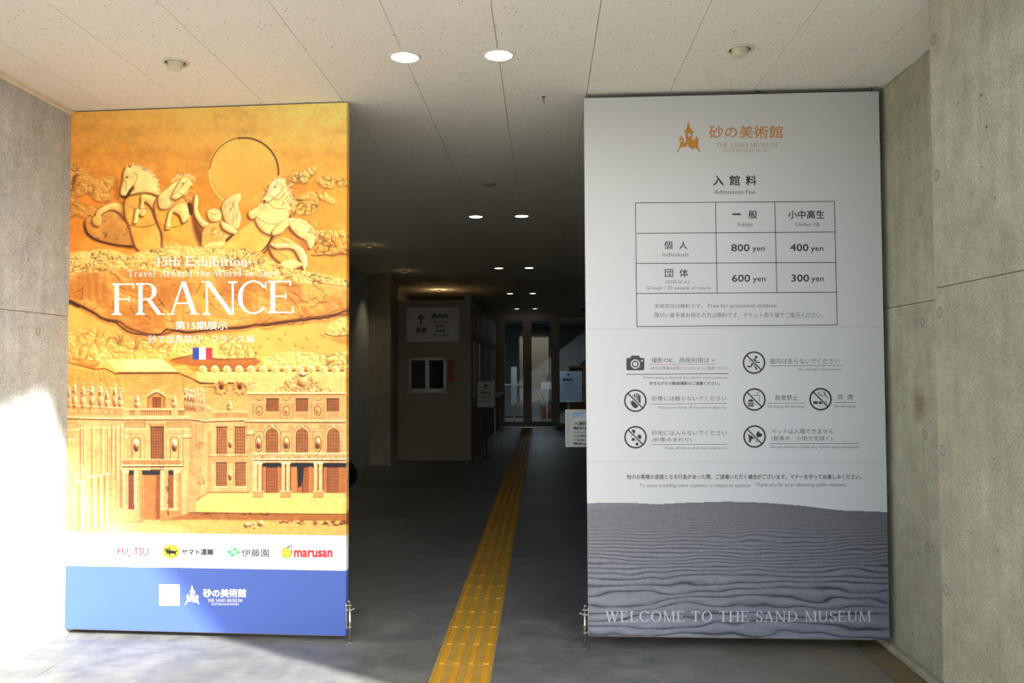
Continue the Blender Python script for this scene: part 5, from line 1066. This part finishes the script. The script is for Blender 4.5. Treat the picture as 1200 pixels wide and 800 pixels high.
tx_('ペットは入場できません', o, s, 335, 905, 404, 452, DKK); tx_('(盲導犬、介助犬を除く)', o, s, 340, 893, 469, 520, DKK); RP.line(f5([(325, 540), (1137, 537)]), .6, G, 'rules'); tx_('No pets allowed. (Guide dog, Service dog is exception)', o, s, 333, 1137, 556, 588, G)
o = (680, 545); s = .3042
tx_('他のお客様の迷惑となる行為があった際、ご退場いただく場合がございます。マナーを守ってお楽しみください。', o, s, 179, 1083, 34, 54, K, .010); tx_('To cause troubling other custmers is subject to ejection.', o, s, 228, 658, 70, 88, G); tx_('Thank you for your observing public manners.', o, s, 675, 1026, 67, 86, G)
RP.serif('WELCOME TO THE SAND MUSEUM', (709.3, 1020.4, 715.4, 728.4), 'ink_silver', .10, depth=.0024, fat=.022)
RP.flush()

# ------------------------------------------------------------------ cane bolts that pin the boards to the floor, and hooks at their tops
def cane_bolt(P, u_, side, label):
    base = P.A + P.ux * u_; t = thing('cane_bolt', label, 'door bolt', (base.x, base.y, 0), math.atan2(P.ux.y, P.ux.x), 'cane bolts at the inner edges of the two boards'); s = side; y = -.006
    rod = MB().tube([(0, y, .0), (0, y, .205)], .0055, 12)
    rod.tube([(0, y, .205), (0, y - .004, .222), (-s * .002, y - .022, .232)], .0055, 10)
    rod.build('rod', M['steel'], t, smooth=True)
    for z in (.205, .180): MB().box(-.024 if s > 0 else -.012, .012 if s > 0 else .024, y - .010, y + .012, z - .003, z + .003, .001).build('guide_loop', M['steel'], t)
    MB().box(-.015 if s > 0 else -.010, .010 if s > 0 else .015, y - .008, y + .010, .080, .086, .001).build('guide_loop', M['steel'], t)
    MB().box(*sorted((-s * .022, -s * .0165)), y - .006, y + .022, .076, .215, .001).build('back_plate', M['steel'], t)
    MB().tube([(0, y, .178), (s * .020, y - .004, .183), (s * .026, y - .004, .190)], .004, 8).build('handle', M['steel'], t, smooth=True)
    MB().tube([(0, y, .116), (-s * .0 + s * .012, y - .008, .116)], .006, 8).build('set_screw', M['steel'], t)
    MB().lathe([(.0005, .0), (.013, .0), (.013, .003), (.007, .004)], (0, y, 0), 16).build('floor_socket', M['steel'], t)
cane_bolt(LP, LP.W + .024, 1, 'steel cane bolt at the foot of the orange poster board')
cane_bolt(RP, -.018, -1, 'steel cane bolt at the foot of the pale grey fee board')
def hook(P, u_):
    m_ = MB(); b = (u_, .018, P.z1); m_.tube([(b[0], b[1], P.z1 - .01), (b[0], b[1], P.z1 + .030), (b[0] - .010, b[1] - .01, P.z1 + .034), (b[0] - .012, b[1] - .012, P.z1 + .022)], .0028, 8); m_.box(u_ - .016, u_ + .016, .004, .034, P.z1 - .004, P.z1 + .003)
    m_.build('top_latch', M['black_metal'], P.root)
for u_ in (.03, LP.W * .43, LP.W - .03): hook(LP, u_)
for u_ in (.03, RP.W * .60, RP.W - .03): hook(RP, u_)
cb = thing('ceiling_hook', 'small black hook hanging from the pale ceiling between the boards', 'hook', at(637, 107, 4.55))
cb.location.z = CZ
MB().box(-.010, .010, -.006, .006, -.004, 0).tube([(0, 0, 0), (0, 0, -.032), (.006, 0, -.038)], .0022, 8).build('hook_stem', M['black_metal'], cb)

# ------------------------------------------------------------------ ceiling fixtures
def spot(px, py): d = ray(px, py); t = (CZ - EYE) / d.z; p = EYEV + d * t; return p.x, p.y
rows = ['nearest', 'second', 'third', 'fourth', 'fifth']
pairs = [((474, 66), (586, 64)), ((557, 253), (612, 252)), ((584, 314.5), (620, 314.5)), ((597, 345), (625, 345)), ((605, 363), (627, 363))]
def downlight(x, y, label):
    t = thing('downlight', label, 'ceiling light', (x, y, CZ), 0, 'round recessed downlights in two lines along the ceiling')
    MB().lathe([(.066, -.001), (.068, -.0055), (.073, -.006), (.0775, -.003), (.078, 0), (.066, 0)], (0, 0, 0), 40).build('trim_ring', M['white_trim'], t, smooth=True)
    MB().lathe([(.0005, -.0022), (.0665, -.0022), (.0665, -.0005), (.0005, -.0005)], (0, 0, 0), 36).build('diffuser', M['lamp'], t)
for i in range(5):
    for j in (0, 1):
        px, py = pairs[i][j]; x, y = spot(px, py); x = (-.668, -.209)[j]; y = [3.93, 8.13, 12.33, 16.53, 20.73][i]
        downlight(x, y, 'lit round white downlight, %s pair from the entrance, %s of the two' % (rows[i], ('left', 'right')[j]))
def eyeball(px, py, label, a):
    x, y = spot(px, py); t = thing('swivel_downlight', label, 'ceiling light', (x, y, CZ), a, 'unlit cream swivel downlights in front of the boards')
    MB().lathe([(.050, -.002), (.052, -.007), (.060, -.008), (.066, -.004), (.067, 0), (.050, 0)], (0, 0, 0), 36).build('trim_ring', M['cream_metal'], t, smooth=True)
    MB().lathe([(.0005, -.0006), (.050, -.0006), (.050, -.002)], (0, 0, 0), 30).build('dark_recess', M['black'], t)
    b = MB().lathe([(.0005, -.044), (.030, -.044), (.033, -.041), (.040, -.001), (.0005, -.001)], (0, 0, 0), 30); b.v = [(x_, y_ - .006 + z_ * .35, z_) for x_, y_, z_ in b.v]; b.build('lamp_drum', M['cream_metal'], t, smooth=False)
    f = MB()
    for k in range(9): an = math.radians(50 + k * 10 * 1.0); f.box(-.0015, .0015, -.003, .003, -.006, -.0008); 
    f = MB()
    for k in range(12):
        an = math.radians(20 + k * 12.5); cx, cy = .045 * math.cos(an), .045 * math.sin(an); f.box(cx - .002, cx + .002, cy - .004, cy + .004, -.0075, -.001)
    f.build('vent_rib', M['cream_metal'], t)
eyeball(206, 73, 'unlit cream swivel downlight above the orange poster board', .2); eyeball(867, 57.5, 'unlit cream swivel downlight above the pale grey fee board', -.2)
x, y = spot(574, 215.5); sp_ = thing('ceiling_diffuser', 'small grey round ceiling disc before the second pair of downlights', 'ceiling disc', (x, y, CZ))
MB().lathe([(.0005, -.016), (.012, -.016), (.016, -.010), (.050, -.008), (.056, -.002), (.056, 0)], (0, 0, 0), 28).build('cover_disc', M['grey_board'], sp_, smooth=True)
MB().lathe([(.0005, -.024), (.008, -.024), (.008, -.014)], (0, 0, 0), 14).build('sensor', M['black_metal'], sp_)
x, y = spot(608, 326.5); t = thing('sprinkler_head', 'tiny sprinkler head on the dark ceiling beyond the third lights', 'sprinkler', (x, y, CZ)); MB().lathe([(.0005, -.03), (.022, -.03), (.022, -.026), (.008, -.024), (.008, -.006), (.03, 0)], (0, 0, 0), 18).build('nozzle', M['grey_board'], t)
x, y = spot(680, 365); t = thing('security_camera', 'dark dome camera on the ceiling near the glass doors', 'camera', (x, 19.9, CZ)); MB().lathe([(.0005, -.12), (.04, -.11), (.07, -.08), (.08, -.05)], (0, 0, 0), 20).build('dome', M['dark_glass'], t, smooth=True); MB().lathe([(.08, -.05), (.09, -.04), (.09, 0)], (0, 0, 0), 20).build('housing', M['white_trim'], t)
# wall-washing spots along the left wall
for i, (x, y, e, lb) in enumerate(((-2.12, 9.9, 3.0, 'weak ceiling wall-washer lamp nearest the orange board'), (-2.12, 12.5, 3.0, 'weak ceiling wall-washer lamp beside the concrete pillar'), (-1.98, 15.6, 9, 'warm ceiling lamp glowing above the ticket booth'))):
    t = thing('wall_washer', lb, 'ceiling light', (x, y, CZ), 0, 'dim wall-washer lamps on the left of the ceiling')
    MB().lathe([(.05, 0), (.05, -.010), (.030, -.014), (.030, -.034), (.026, -.034), (.026, -.016)], (0, 0, 0), 20).build('housing', M['grey_board'], t); MB().lathe([(.0005, -.030), (.026, -.030)], (0, 0, 0), 16).build('bulb', M['lamp_warm'], t)
    if i < 2:
        L = bpy.data.lights.new('wall_washer_light', 'SPOT'); L.energy = e * 5; L.spot_size = 1.25; L.spot_blend = .9; L.color = (1, .78, .5); L.shadow_soft_size = .03
        lo = bpy.data.objects.new('wall_washer_light', L); C.objects.link(lo); lo.location = (x, y, CZ - .07); lo.rotation_euler = (Vector((XL, y - .1, 1.6)) - lo.location).to_track_quat('-Z', 'Y').to_euler()
    L = bpy.data.lights.new('bulb_light', 'POINT'); L.energy = (.12, .12, 2.4)[i]; L.color = (1, .66, .3); L.shadow_soft_size = .03
    lo = bpy.data.objects.new('bulb_light', L); C.objects.link(lo); lo.location = (x, y, CZ - .11)

# ------------------------------------------------------------------ ticket booth
BX0, BX1, BY, BZ = -2.43, -1.20, 13.57, 2.67
bo = thing('ticket_booth', 'dim beige ticket booth block on the left before the glass doors', 'ticket booth', ((BX0 + BX1) / 2, BY, 0))
hw = (BX1 - BX0) / 2
MB().box(-hw, hw, 0, 7.2, 0, BZ, .004).build('booth_wall', M['booth'], bo); MB().box(hw - .10, hw + .004, -.006, .16, BZ, BZ + .12).build('roof_block', M['booth'], bo)
def bpt(px, py): p = at(px, py, BY); return p.x - bo.location.x, p.z
wx0, wz1 = bpt(479, 419); wx1, wz0 = bpt(523, 458)
wf = MB(); T_ = .045
wf.box(wx0, wx1, -.03, .0, wz1 - T_, wz1).box(wx0, wx1, -.03, 0, wz0, wz0 + T_ * .9).box(wx0, wx0 + T_, -.03, 0, wz0, wz1).box(wx1 - T_, wx1, -.03, 0, wz0, wz1)
wfo = wf.build('window_frame', M['alu'], bo); mx = (wx0 + wx1) / 2; MB().box(mx - .03, mx + .03, -.036, -.002, wz0 + .02, wz1 - .02).build('meeting_rail', M['alu'], wfo)
for a, b_ in ((wx0 + T_, mx - .03), (mx + .03, wx1 - T_)): MB().box(a, b_, -.012, -.004, wz0 + T_, wz1 - T_).build('pane', M['dark_glass'], wfo)
MB().box(wx0 - .02, wx1 + .02, -.07, 0, wz0 - .03, wz0, .004).build('window_sill', M['alu'], bo)
def sgn(name, label, cat, px0, px1, py0, py1, Y, mat, th=.012):
    a = at(px0, py1, Y); b = at(px1, py0, Y); t = thing(name, label, cat, (a.x, Y, a.z)); MB().box(0, b.x - a.x, -th, 0, 0, b.z - a.z, .0015).build('board', M[mat], t)
    def put(mesh, x0, x1, y0, y1, mt, part='lettering'):
        v, f = mesh; pa, pb = at(x0, y1, Y), at(x1, y0, Y); MB().add([(pa.x - a.x + (pb.x - pa.x) * q, -th - .0015, pa.z - a.z + (pb.z - pa.z) * w2) for q, w2 in v], f).build(part, M[mt], t)
    return t, put
ARROW = (np.array([(.5, 1), (1, .55), (.8, .5), (.6, .68), (.6, 0), (.4, 0), (.4, .68), (.2, .5), (0, .55)]), [(0, 1, 2, 3), (0, 3, 4, 5, 6), (0, 6, 7, 8)])
t, put = sgn('booth_sign', 'white sign with red up arrow high on the ticket booth', 'sign', 476.5, 538.5, 360, 400.5, BY - .001, 'paper')
put(ARROW, 488.5, 498.5, 368, 381, 'ink_darkred', 'arrow'); put(text_mesh('直進', .01), 487, 500.5, 383, 389.5, 'ink_darkred'); put(text_mesh('Go straight'), 488, 499, 391, 393.5, 'ink_dark'); put(text_mesh('券売所', .015), 506, 525.5, 367, 373.5, 'ink_black')
put(text_mesh('Ticket Counter', .01), 505, 527, 375.6, 378, 'ink_black'); put(text_mesh('售票処', .01), 510.5, 521.5, 380, 383.6, 'ink_black'); put(text_mesh('售票處', .01), 510.5, 521.5, 385.6, 389.2, 'ink_black'); put(text_mesh('매표소 안내'), 506, 526, 391, 393.8, 'ink_dark')
t, put = sgn('red_sign', 'narrow dark red upright plate beside the booth window', 'sign', 525.4, 531.8, 423, 448, BY - .001, 'red'); put(text_mesh('電'), 526.6, 530.6, 426, 430, 'ink_darkred'); put(text_mesh('話'), 526.6, 530.6, 432, 436, 'ink_darkred')
# corridor side of the booth: header, shutters, shelf, notices
ss = BX1 - bo.location.x
MB().box(ss, ss + .05, .4, 6.6, 2.02, 2.12).build('header_rail', M['black_metal'], bo)
MB().box(ss, ss + .012, .45, 1.35, 1.02, 2.0).build('light_panel', M['paper'], bo)
for k in range(14): MB().box(ss + .004, ss + .016, 1.5, 6.4, 1.0 + k * .068, 1.0 + k * .068 + .052).build('shutter_slat', M['grey_board'], bo)
for k in range(4): MB().box(ss + .016, ss + .03, 1.48 + k * 1.63, 1.54 + k * 1.63, .98, 2.0).build('shutter_post', M['alu'], bo)
MB().box(ss, ss + .28, 2.2, 6.5, .92, .96, .004).build('counter_shelf', M['black_metal'], bo)
for k in range(3):
    MB().box(ss, ss + .008, 1.0 + k * 1.5, 1.8 + k * 1.5, 2.2, 2.55).build('notice', M['grey_board'], bo)
# small black-framed stand beside the booth
t, put = sgn('stand_sign', 'small white stand sign with up arrow at the booth corner', 'sign', 559.6, 579.8, 447, 476.5, 14.1, 'paper', .02)
w1 = at(579.8, 476, 14.1).x - at(559.6, 476, 14.1).x; zb = t.location.z
MB().box(-.012, w1 + .012, -.024, .006, -.02, 0).box(-.012, 0, -.024, .006, 0, .42).box(w1, w1 + .012, -.024, .006, 0, .42).build('frame', M['black_metal'], t); MB().tube([(w1 / 2, .01, -zb + .02), (w1 / 2, .01, 0)], .014, 10).build('pole', M['black_metal'], t); MB().lathe([(.0005, .02), (.07, .02), (.08, 0)], (w1 / 2, .01, -zb), 20).build('base', M['black_metal'], t)
put(ARROW, 566, 573, 449.5, 456, 'ink_black', 'arrow'); put(text_mesh('券売所', .01), 563, 576, 458, 462, 'ink_black'); put(text_mesh('案内', .01), 566, 573, 464, 467, 'ink_dark'); put(text_mesh('Ticket Counter'), 562, 577, 469, 471, 'ink_dark')
p = at(580.2, 500, 15.4); t = thing('post', 'slim bright metal post below the stand sign', 'post', (p.x, 15.4, 0)); MB().tube([(0, 0, .015), (0, 0, .86)], .022, 12).build('post_tube', M['alu'], t); MB().lathe([(.0005, .018), (.035, .018), (.04, 0)], (0, 0, 0), 18).build('base', M['alu'], t)

# ------------------------------------------------------------------ framed notice standing behind the fee board
a = at(662.6, 523.2, 5.5); b = at(710, 479.4, 5.5); t = thing('framed_notice', 'white-framed notice stand peeking from behind the pale grey fee board', 'sign', (a.x, 5.5, 0)); w1 = b.x - a.x; z0, z1_ = a.z, b.z
MB().box(0, w1, -.016, 0, z0, z0 + .014).box(0, w1, -.016, 0, z1_ - .014, z1_).box(0, .014, -.016, 0, z0 + .014, z1_ - .014).box(w1 - .014, w1, -.016, 0, z0 + .014, z1_ - .014).build('frame', M['alu'], t)
M['notice_paper'] = plain('notice_paper', (186, 196, 192), .5)
MB().box(.014, w1 - .014, -.008, -.001, z0 + .014, z1_ - .014).build('paper', M['notice_paper'], t); MB().tube([(w1 * .96, .012, .02), (w1 * .96, .012, z0 + .05)], .011, 10).build('pole', M['black_metal'], t); MB().lathe([(.0005, .022), (.085, .022), (.10, 0)], (w1 * .96, .012, 0), 24).build('base', M['black_metal'], t)
def put2(mesh, x0, x1, y0, y1, mt, part='lettering', dz=.0095):
    v, f = mesh; pa, pb = at(x0, y1, 5.5), at(x1, y0, 5.5); MB().add([(pa.x - a.x + (pb.x - pa.x) * q, -dz, pa.z + (pb.z - pa.z) * w2) for q, w2 in v], f).build(part, M[mt], t)
SQ = (np.array([(0, 0), (1, 0), (1, 1), (0, 1)]), [(0, 1, 2, 3)])
put2(SQ, 670, 686, 483, 492, 'ink_signblue', 'picture'); put2((np.array([(0, 0), (1, 0), (1, .9)]), [(0, 1, 2)]), 670, 686, 483, 492, 'ink_silver', 'picture', .0105)
for tt_, y0, y1, mt in (('入館無料券', 494, 498, 'ink_pink'), ('割引券売場', 499.5, 503.5, 'ink_pink'), ('チケットは券売所', 505, 507.5, 'ink_grey'), ('でお求めください', 509, 512, 'ink_grey'), ('ご来館のお客様', 514, 516.5, 'ink_grey'), ('順路はこちら', 518, 521, 'ink_dark')): put2(text_mesh(tt_, .01), 672, 704, y0, y1, mt)

# black bag leaning on the left wall, half hidden by the orange board
t = thing('black_bag', 'rounded black bag on the floor just behind the orange board', 'bag', (-2.52, 10.0, 0))
b = bmesh.new(); bmesh.ops.create_icosphere(b, subdivisions=4, radius=1)
for v in b.verts:
    c_ = v.co.copy(); h = (c_.z + 1) / 2; wv = 1 - .42 * max(0, h - .35) ** 1.2; fold = 1 + .05 * math.sin(9 * math.atan2(c_.y, c_.x)) * h
    v.co = Vector((c_.x * .235 * wv * fold, c_.y * .2 * wv * fold, max(0, (h ** .9)) * .46))
me = bpy.data.meshes.new('bag_body'); b.to_mesh(me); b.free(); me.materials.append(M['bag'])
for p_ in me.polygons: p_.use_smooth = True
link('bag_body', me, t); MB().tube([(-.05, 0, .43), (-.05, 0, .52), (.0, 0, .56), (.05, 0, .52), (.05, 0, .43)], .008, 8).build('handle', M['bag'], t, smooth=True)

# ------------------------------------------------------------------ glass doors and the lobby behind them
def dx(px, py=440): p = at(px, py, YD); return p.x
def dz(py, px=620): p = at(px, py, YD); return p.z
X0, X1, X2, X3 = dx(583.5), dx(618), dx(652.6), XR; ZT = dz(369.8)
fr = struct(MB().box(XL, XR, YD - .05, YD + .10, ZT, CZ).box(XL, X0, YD - .02, YD + .1, 0, ZT).box(X0, X0 + .06, YD - .05, YD + .1, 0, ZT).box(X2 - .03, X2 + .07, YD - .05, YD + .1, 0, ZT).build('door_frame', M['bronze']))
def leaf(n, a, b_, hs):
    d = MB().box(a, a + .11, YD - .01, YD + .035, .02, ZT - .01).box(b_ - .11, b_, YD - .01, YD + .035, .02, ZT - .01).box(a + .11, b_ - .11, YD - .01, YD + .035, .02, .16).box(a + .11, b_ - .11, YD - .01, YD + .035, ZT - .12, ZT - .01)
    d = struct(d.build('door_%d' % n, M['bronze'])); MB().box(a + .11, b_ - .11, YD + .008, YD + .016, .16, ZT - .12).build('pane', M['glass'], d)
    hx = b_ - .055 if hs else a + .055; MB().tube([(hx, YD - .05, 1.0), (hx, YD - .05, 1.35)], .012, 8).tube([(hx, YD - .05, 1.03), (hx, YD, 1.03)], .008, 6).tube([(hx, YD - .05, 1.32), (hx, YD, 1.32)], .008, 6).build('door_handle', M['alu'], d); return d
leaf(1, X0 + .06, X1, True); leaf(2, X1, X2 - .03, False)
wd = struct(MB().box(X2 + .07, X3, YD, YD + .05, 0, .12).box(X2 + .07, X3, YD, YD + .05, ZT - .06, ZT).box(X3 - .06, X3, YD, YD + .05, .12, ZT - .06).build('window_1', M['bronze'])); MB().box(X2 + .07, X3 - .06, YD + .02, YD + .03, .12, ZT - .06).build('pane', M['glass'], wd)
# lobby things
def lob(name, label, cat, px, py0, py1, Y, w2, mat, th=.04, extra=None):
    p = at(px, py1, Y); q = at(px, py0, Y); t = thing(name, label, cat, (p.x, Y, 0)); MB().box(-w2 / 2, w2 / 2, -th / 2, th / 2, max(p.z, .02), q.z, .004).build('board', M[mat], t)
    if p.z > .1: MB().box(-.02, .02, -.01, .02, .02, p.z).build('pole', M['alu'], t); MB().box(-.16, .16, -.12, .12, 0, .02).build('base', M['alu'], t)
    return t, p, q
lob('white_pylon', 'slim white pylon sign behind the left glass door leaf', 'sign', 602.5, 430, 474, 22.6, .16, 'paper', .12)
t, p, q = lob('blue_sign', 'tall pale blue sign board behind the right window pane', 'sign', 665.5, 435, 471, 22.2, .76, 'sign_face_blue')
def lput(mesh, x0, x1, y0, y1, mt, Y=22.2): v, f = mesh; pa, pb = at(x0, y1, Y), at(x1, y0, Y); MB().add([(pa.x - t.location.x + (pb.x - pa.x) * a_, -.023, pa.z + (pb.z - pa.z) * b_) for a_, b_ in v], f).build('lettering', M[mt], t)
lput(text_mesh('券売所', .02), 659, 671, 443, 446.5, 'ink_black'); lput(text_mesh('Ticket Counter'), 659, 672, 448.5, 450.3, 'ink_dark'); lput(ARROW, 663.5, 668.5, 437, 441.5, 'ink_navy'); lput(text_mesh('入口'), 661, 670, 453, 456, 'ink_navy')
lob('yellow_notice', 'low pale yellow notice stand behind the right door leaf', 'sign', 641, 447.5, 456, 22.9, .34, 'sheet_cool')
t = thing('potted_plant', 'leafy plant in a terracotta pot behind the right door leaf', 'plant', (at(640, 440, 25.0).x, 25.0, .0)); MB().lathe([(.0005, 0), (.16, 0), (.22, .4), (.19, .4)], (0, 0, .0), 18).build('pot', M['pot'], t)
fm = MB(); rq = random.Random(9)
for i in range(60):
    a_ = rq.uniform(0, 6.28); h = rq.uniform(.5, 1.5); r0 = rq.uniform(.05, .32); c_ = Vector((r0 * math.cos(a_), r0 * math.sin(a_), h)); d_ = Vector((math.cos(a_), math.sin(a_), rq.uniform(-.3, .8))).normalized() * .14; n_ = d_.orthogonal().normalized() * .035
    fm.add([c_, c_ + d_ * .5 + n_, c_ + d_, c_ + d_ * .5 - n_], [(0, 1, 2, 3)])
fm.build('foliage', M['leafy'], t); MB().tube([(0, 0, .36), (.02, 0, 1.3)], .015, 8).build('stem', M['tan'], t)
t = thing('staircase', 'pale sloping staircase side seen through the right door leaf', 'staircase', (0, 28, 0))
MB().add(*prism([(0, 0)], 0, 0)) if False else None
v = [(-1.1, 0, .0), (-.2, 0, .0), (1.8, 0, 2.27), (1.8, 0, 2.9), (1.3, 0, 2.7), (-1.1, 0, .9)]; n_ = len(v); MB().add([(x_, -.06, z_) for x_, _, z_ in v] + [(x_, .06, z_) for x_, _, z_ in v], [tuple(range(n_)), tuple(range(2 * n_ - 1, n_ - 1, -1))] + [(i, n_ + i, n_ + (i + 1) % n_, (i + 1) % n_) for i in range(n_)]).build('stringer', M['grey_board'], t)
t = thing('reception_counter', 'low grey reception counter behind the left door leaf', 'counter', (-1.5, 26, 0)); MB().box(-.9, 1.0, -.3, .3, .03, .98, .01).build('counter_body', M['grey_board'], t); MB().box(-.95, 1.05, -.35, .35, .98, 1.03, .006).build('counter_top', M['paper'], t)
t = thing('souvenir_shelf', 'brown display shelf behind the right window pane', 'shelf', (1.25, 24.6, 0)); MB().box(-.5, .6, 0, .4, .0, .06).box(-.5, .6, 0, .4, .5, .54).box(-.5, .6, 0, .4, 1.0, 1.04).box(-.5, .6, 0, .4, 1.55, 1.6).box(-.5, -.46, 0, .4, .06, 1.55).box(.56, .6, 0, .4, .06, 1.55).box(-.46, .56, .36, .4, .06, 1.55).build('shelf_frame', M['tan'], t)
for i, (lx, ly, e) in enumerate(((-.30, 21.75, 26), (-.30, 25.6, 30))):
    t = thing('lobby_downlight', 'small round light in the lobby ceiling, %s the doors' % ('nearer', 'farther from')[i], 'ceiling light', (lx, ly, CZ)); MB().lathe([(.08, 0), (.09, -.008), (.10, 0)], (0, 0, 0), 24).build('trim_ring', M['white_trim'], t); MB().lathe([(.0005, -.003), (.08, -.003)], (0, 0, 0), 24).build('diffuser', M['lamp'], t)
    L = bpy.data.lights.new('lobby_light', 'AREA'); L.energy = e; L.size = .5; L.color = (.78, .9, 1.0); lo = bpy.data.objects.new('lobby_lamp', L); C.objects.link(lo); lo.location = (lx, ly, CZ - .05)
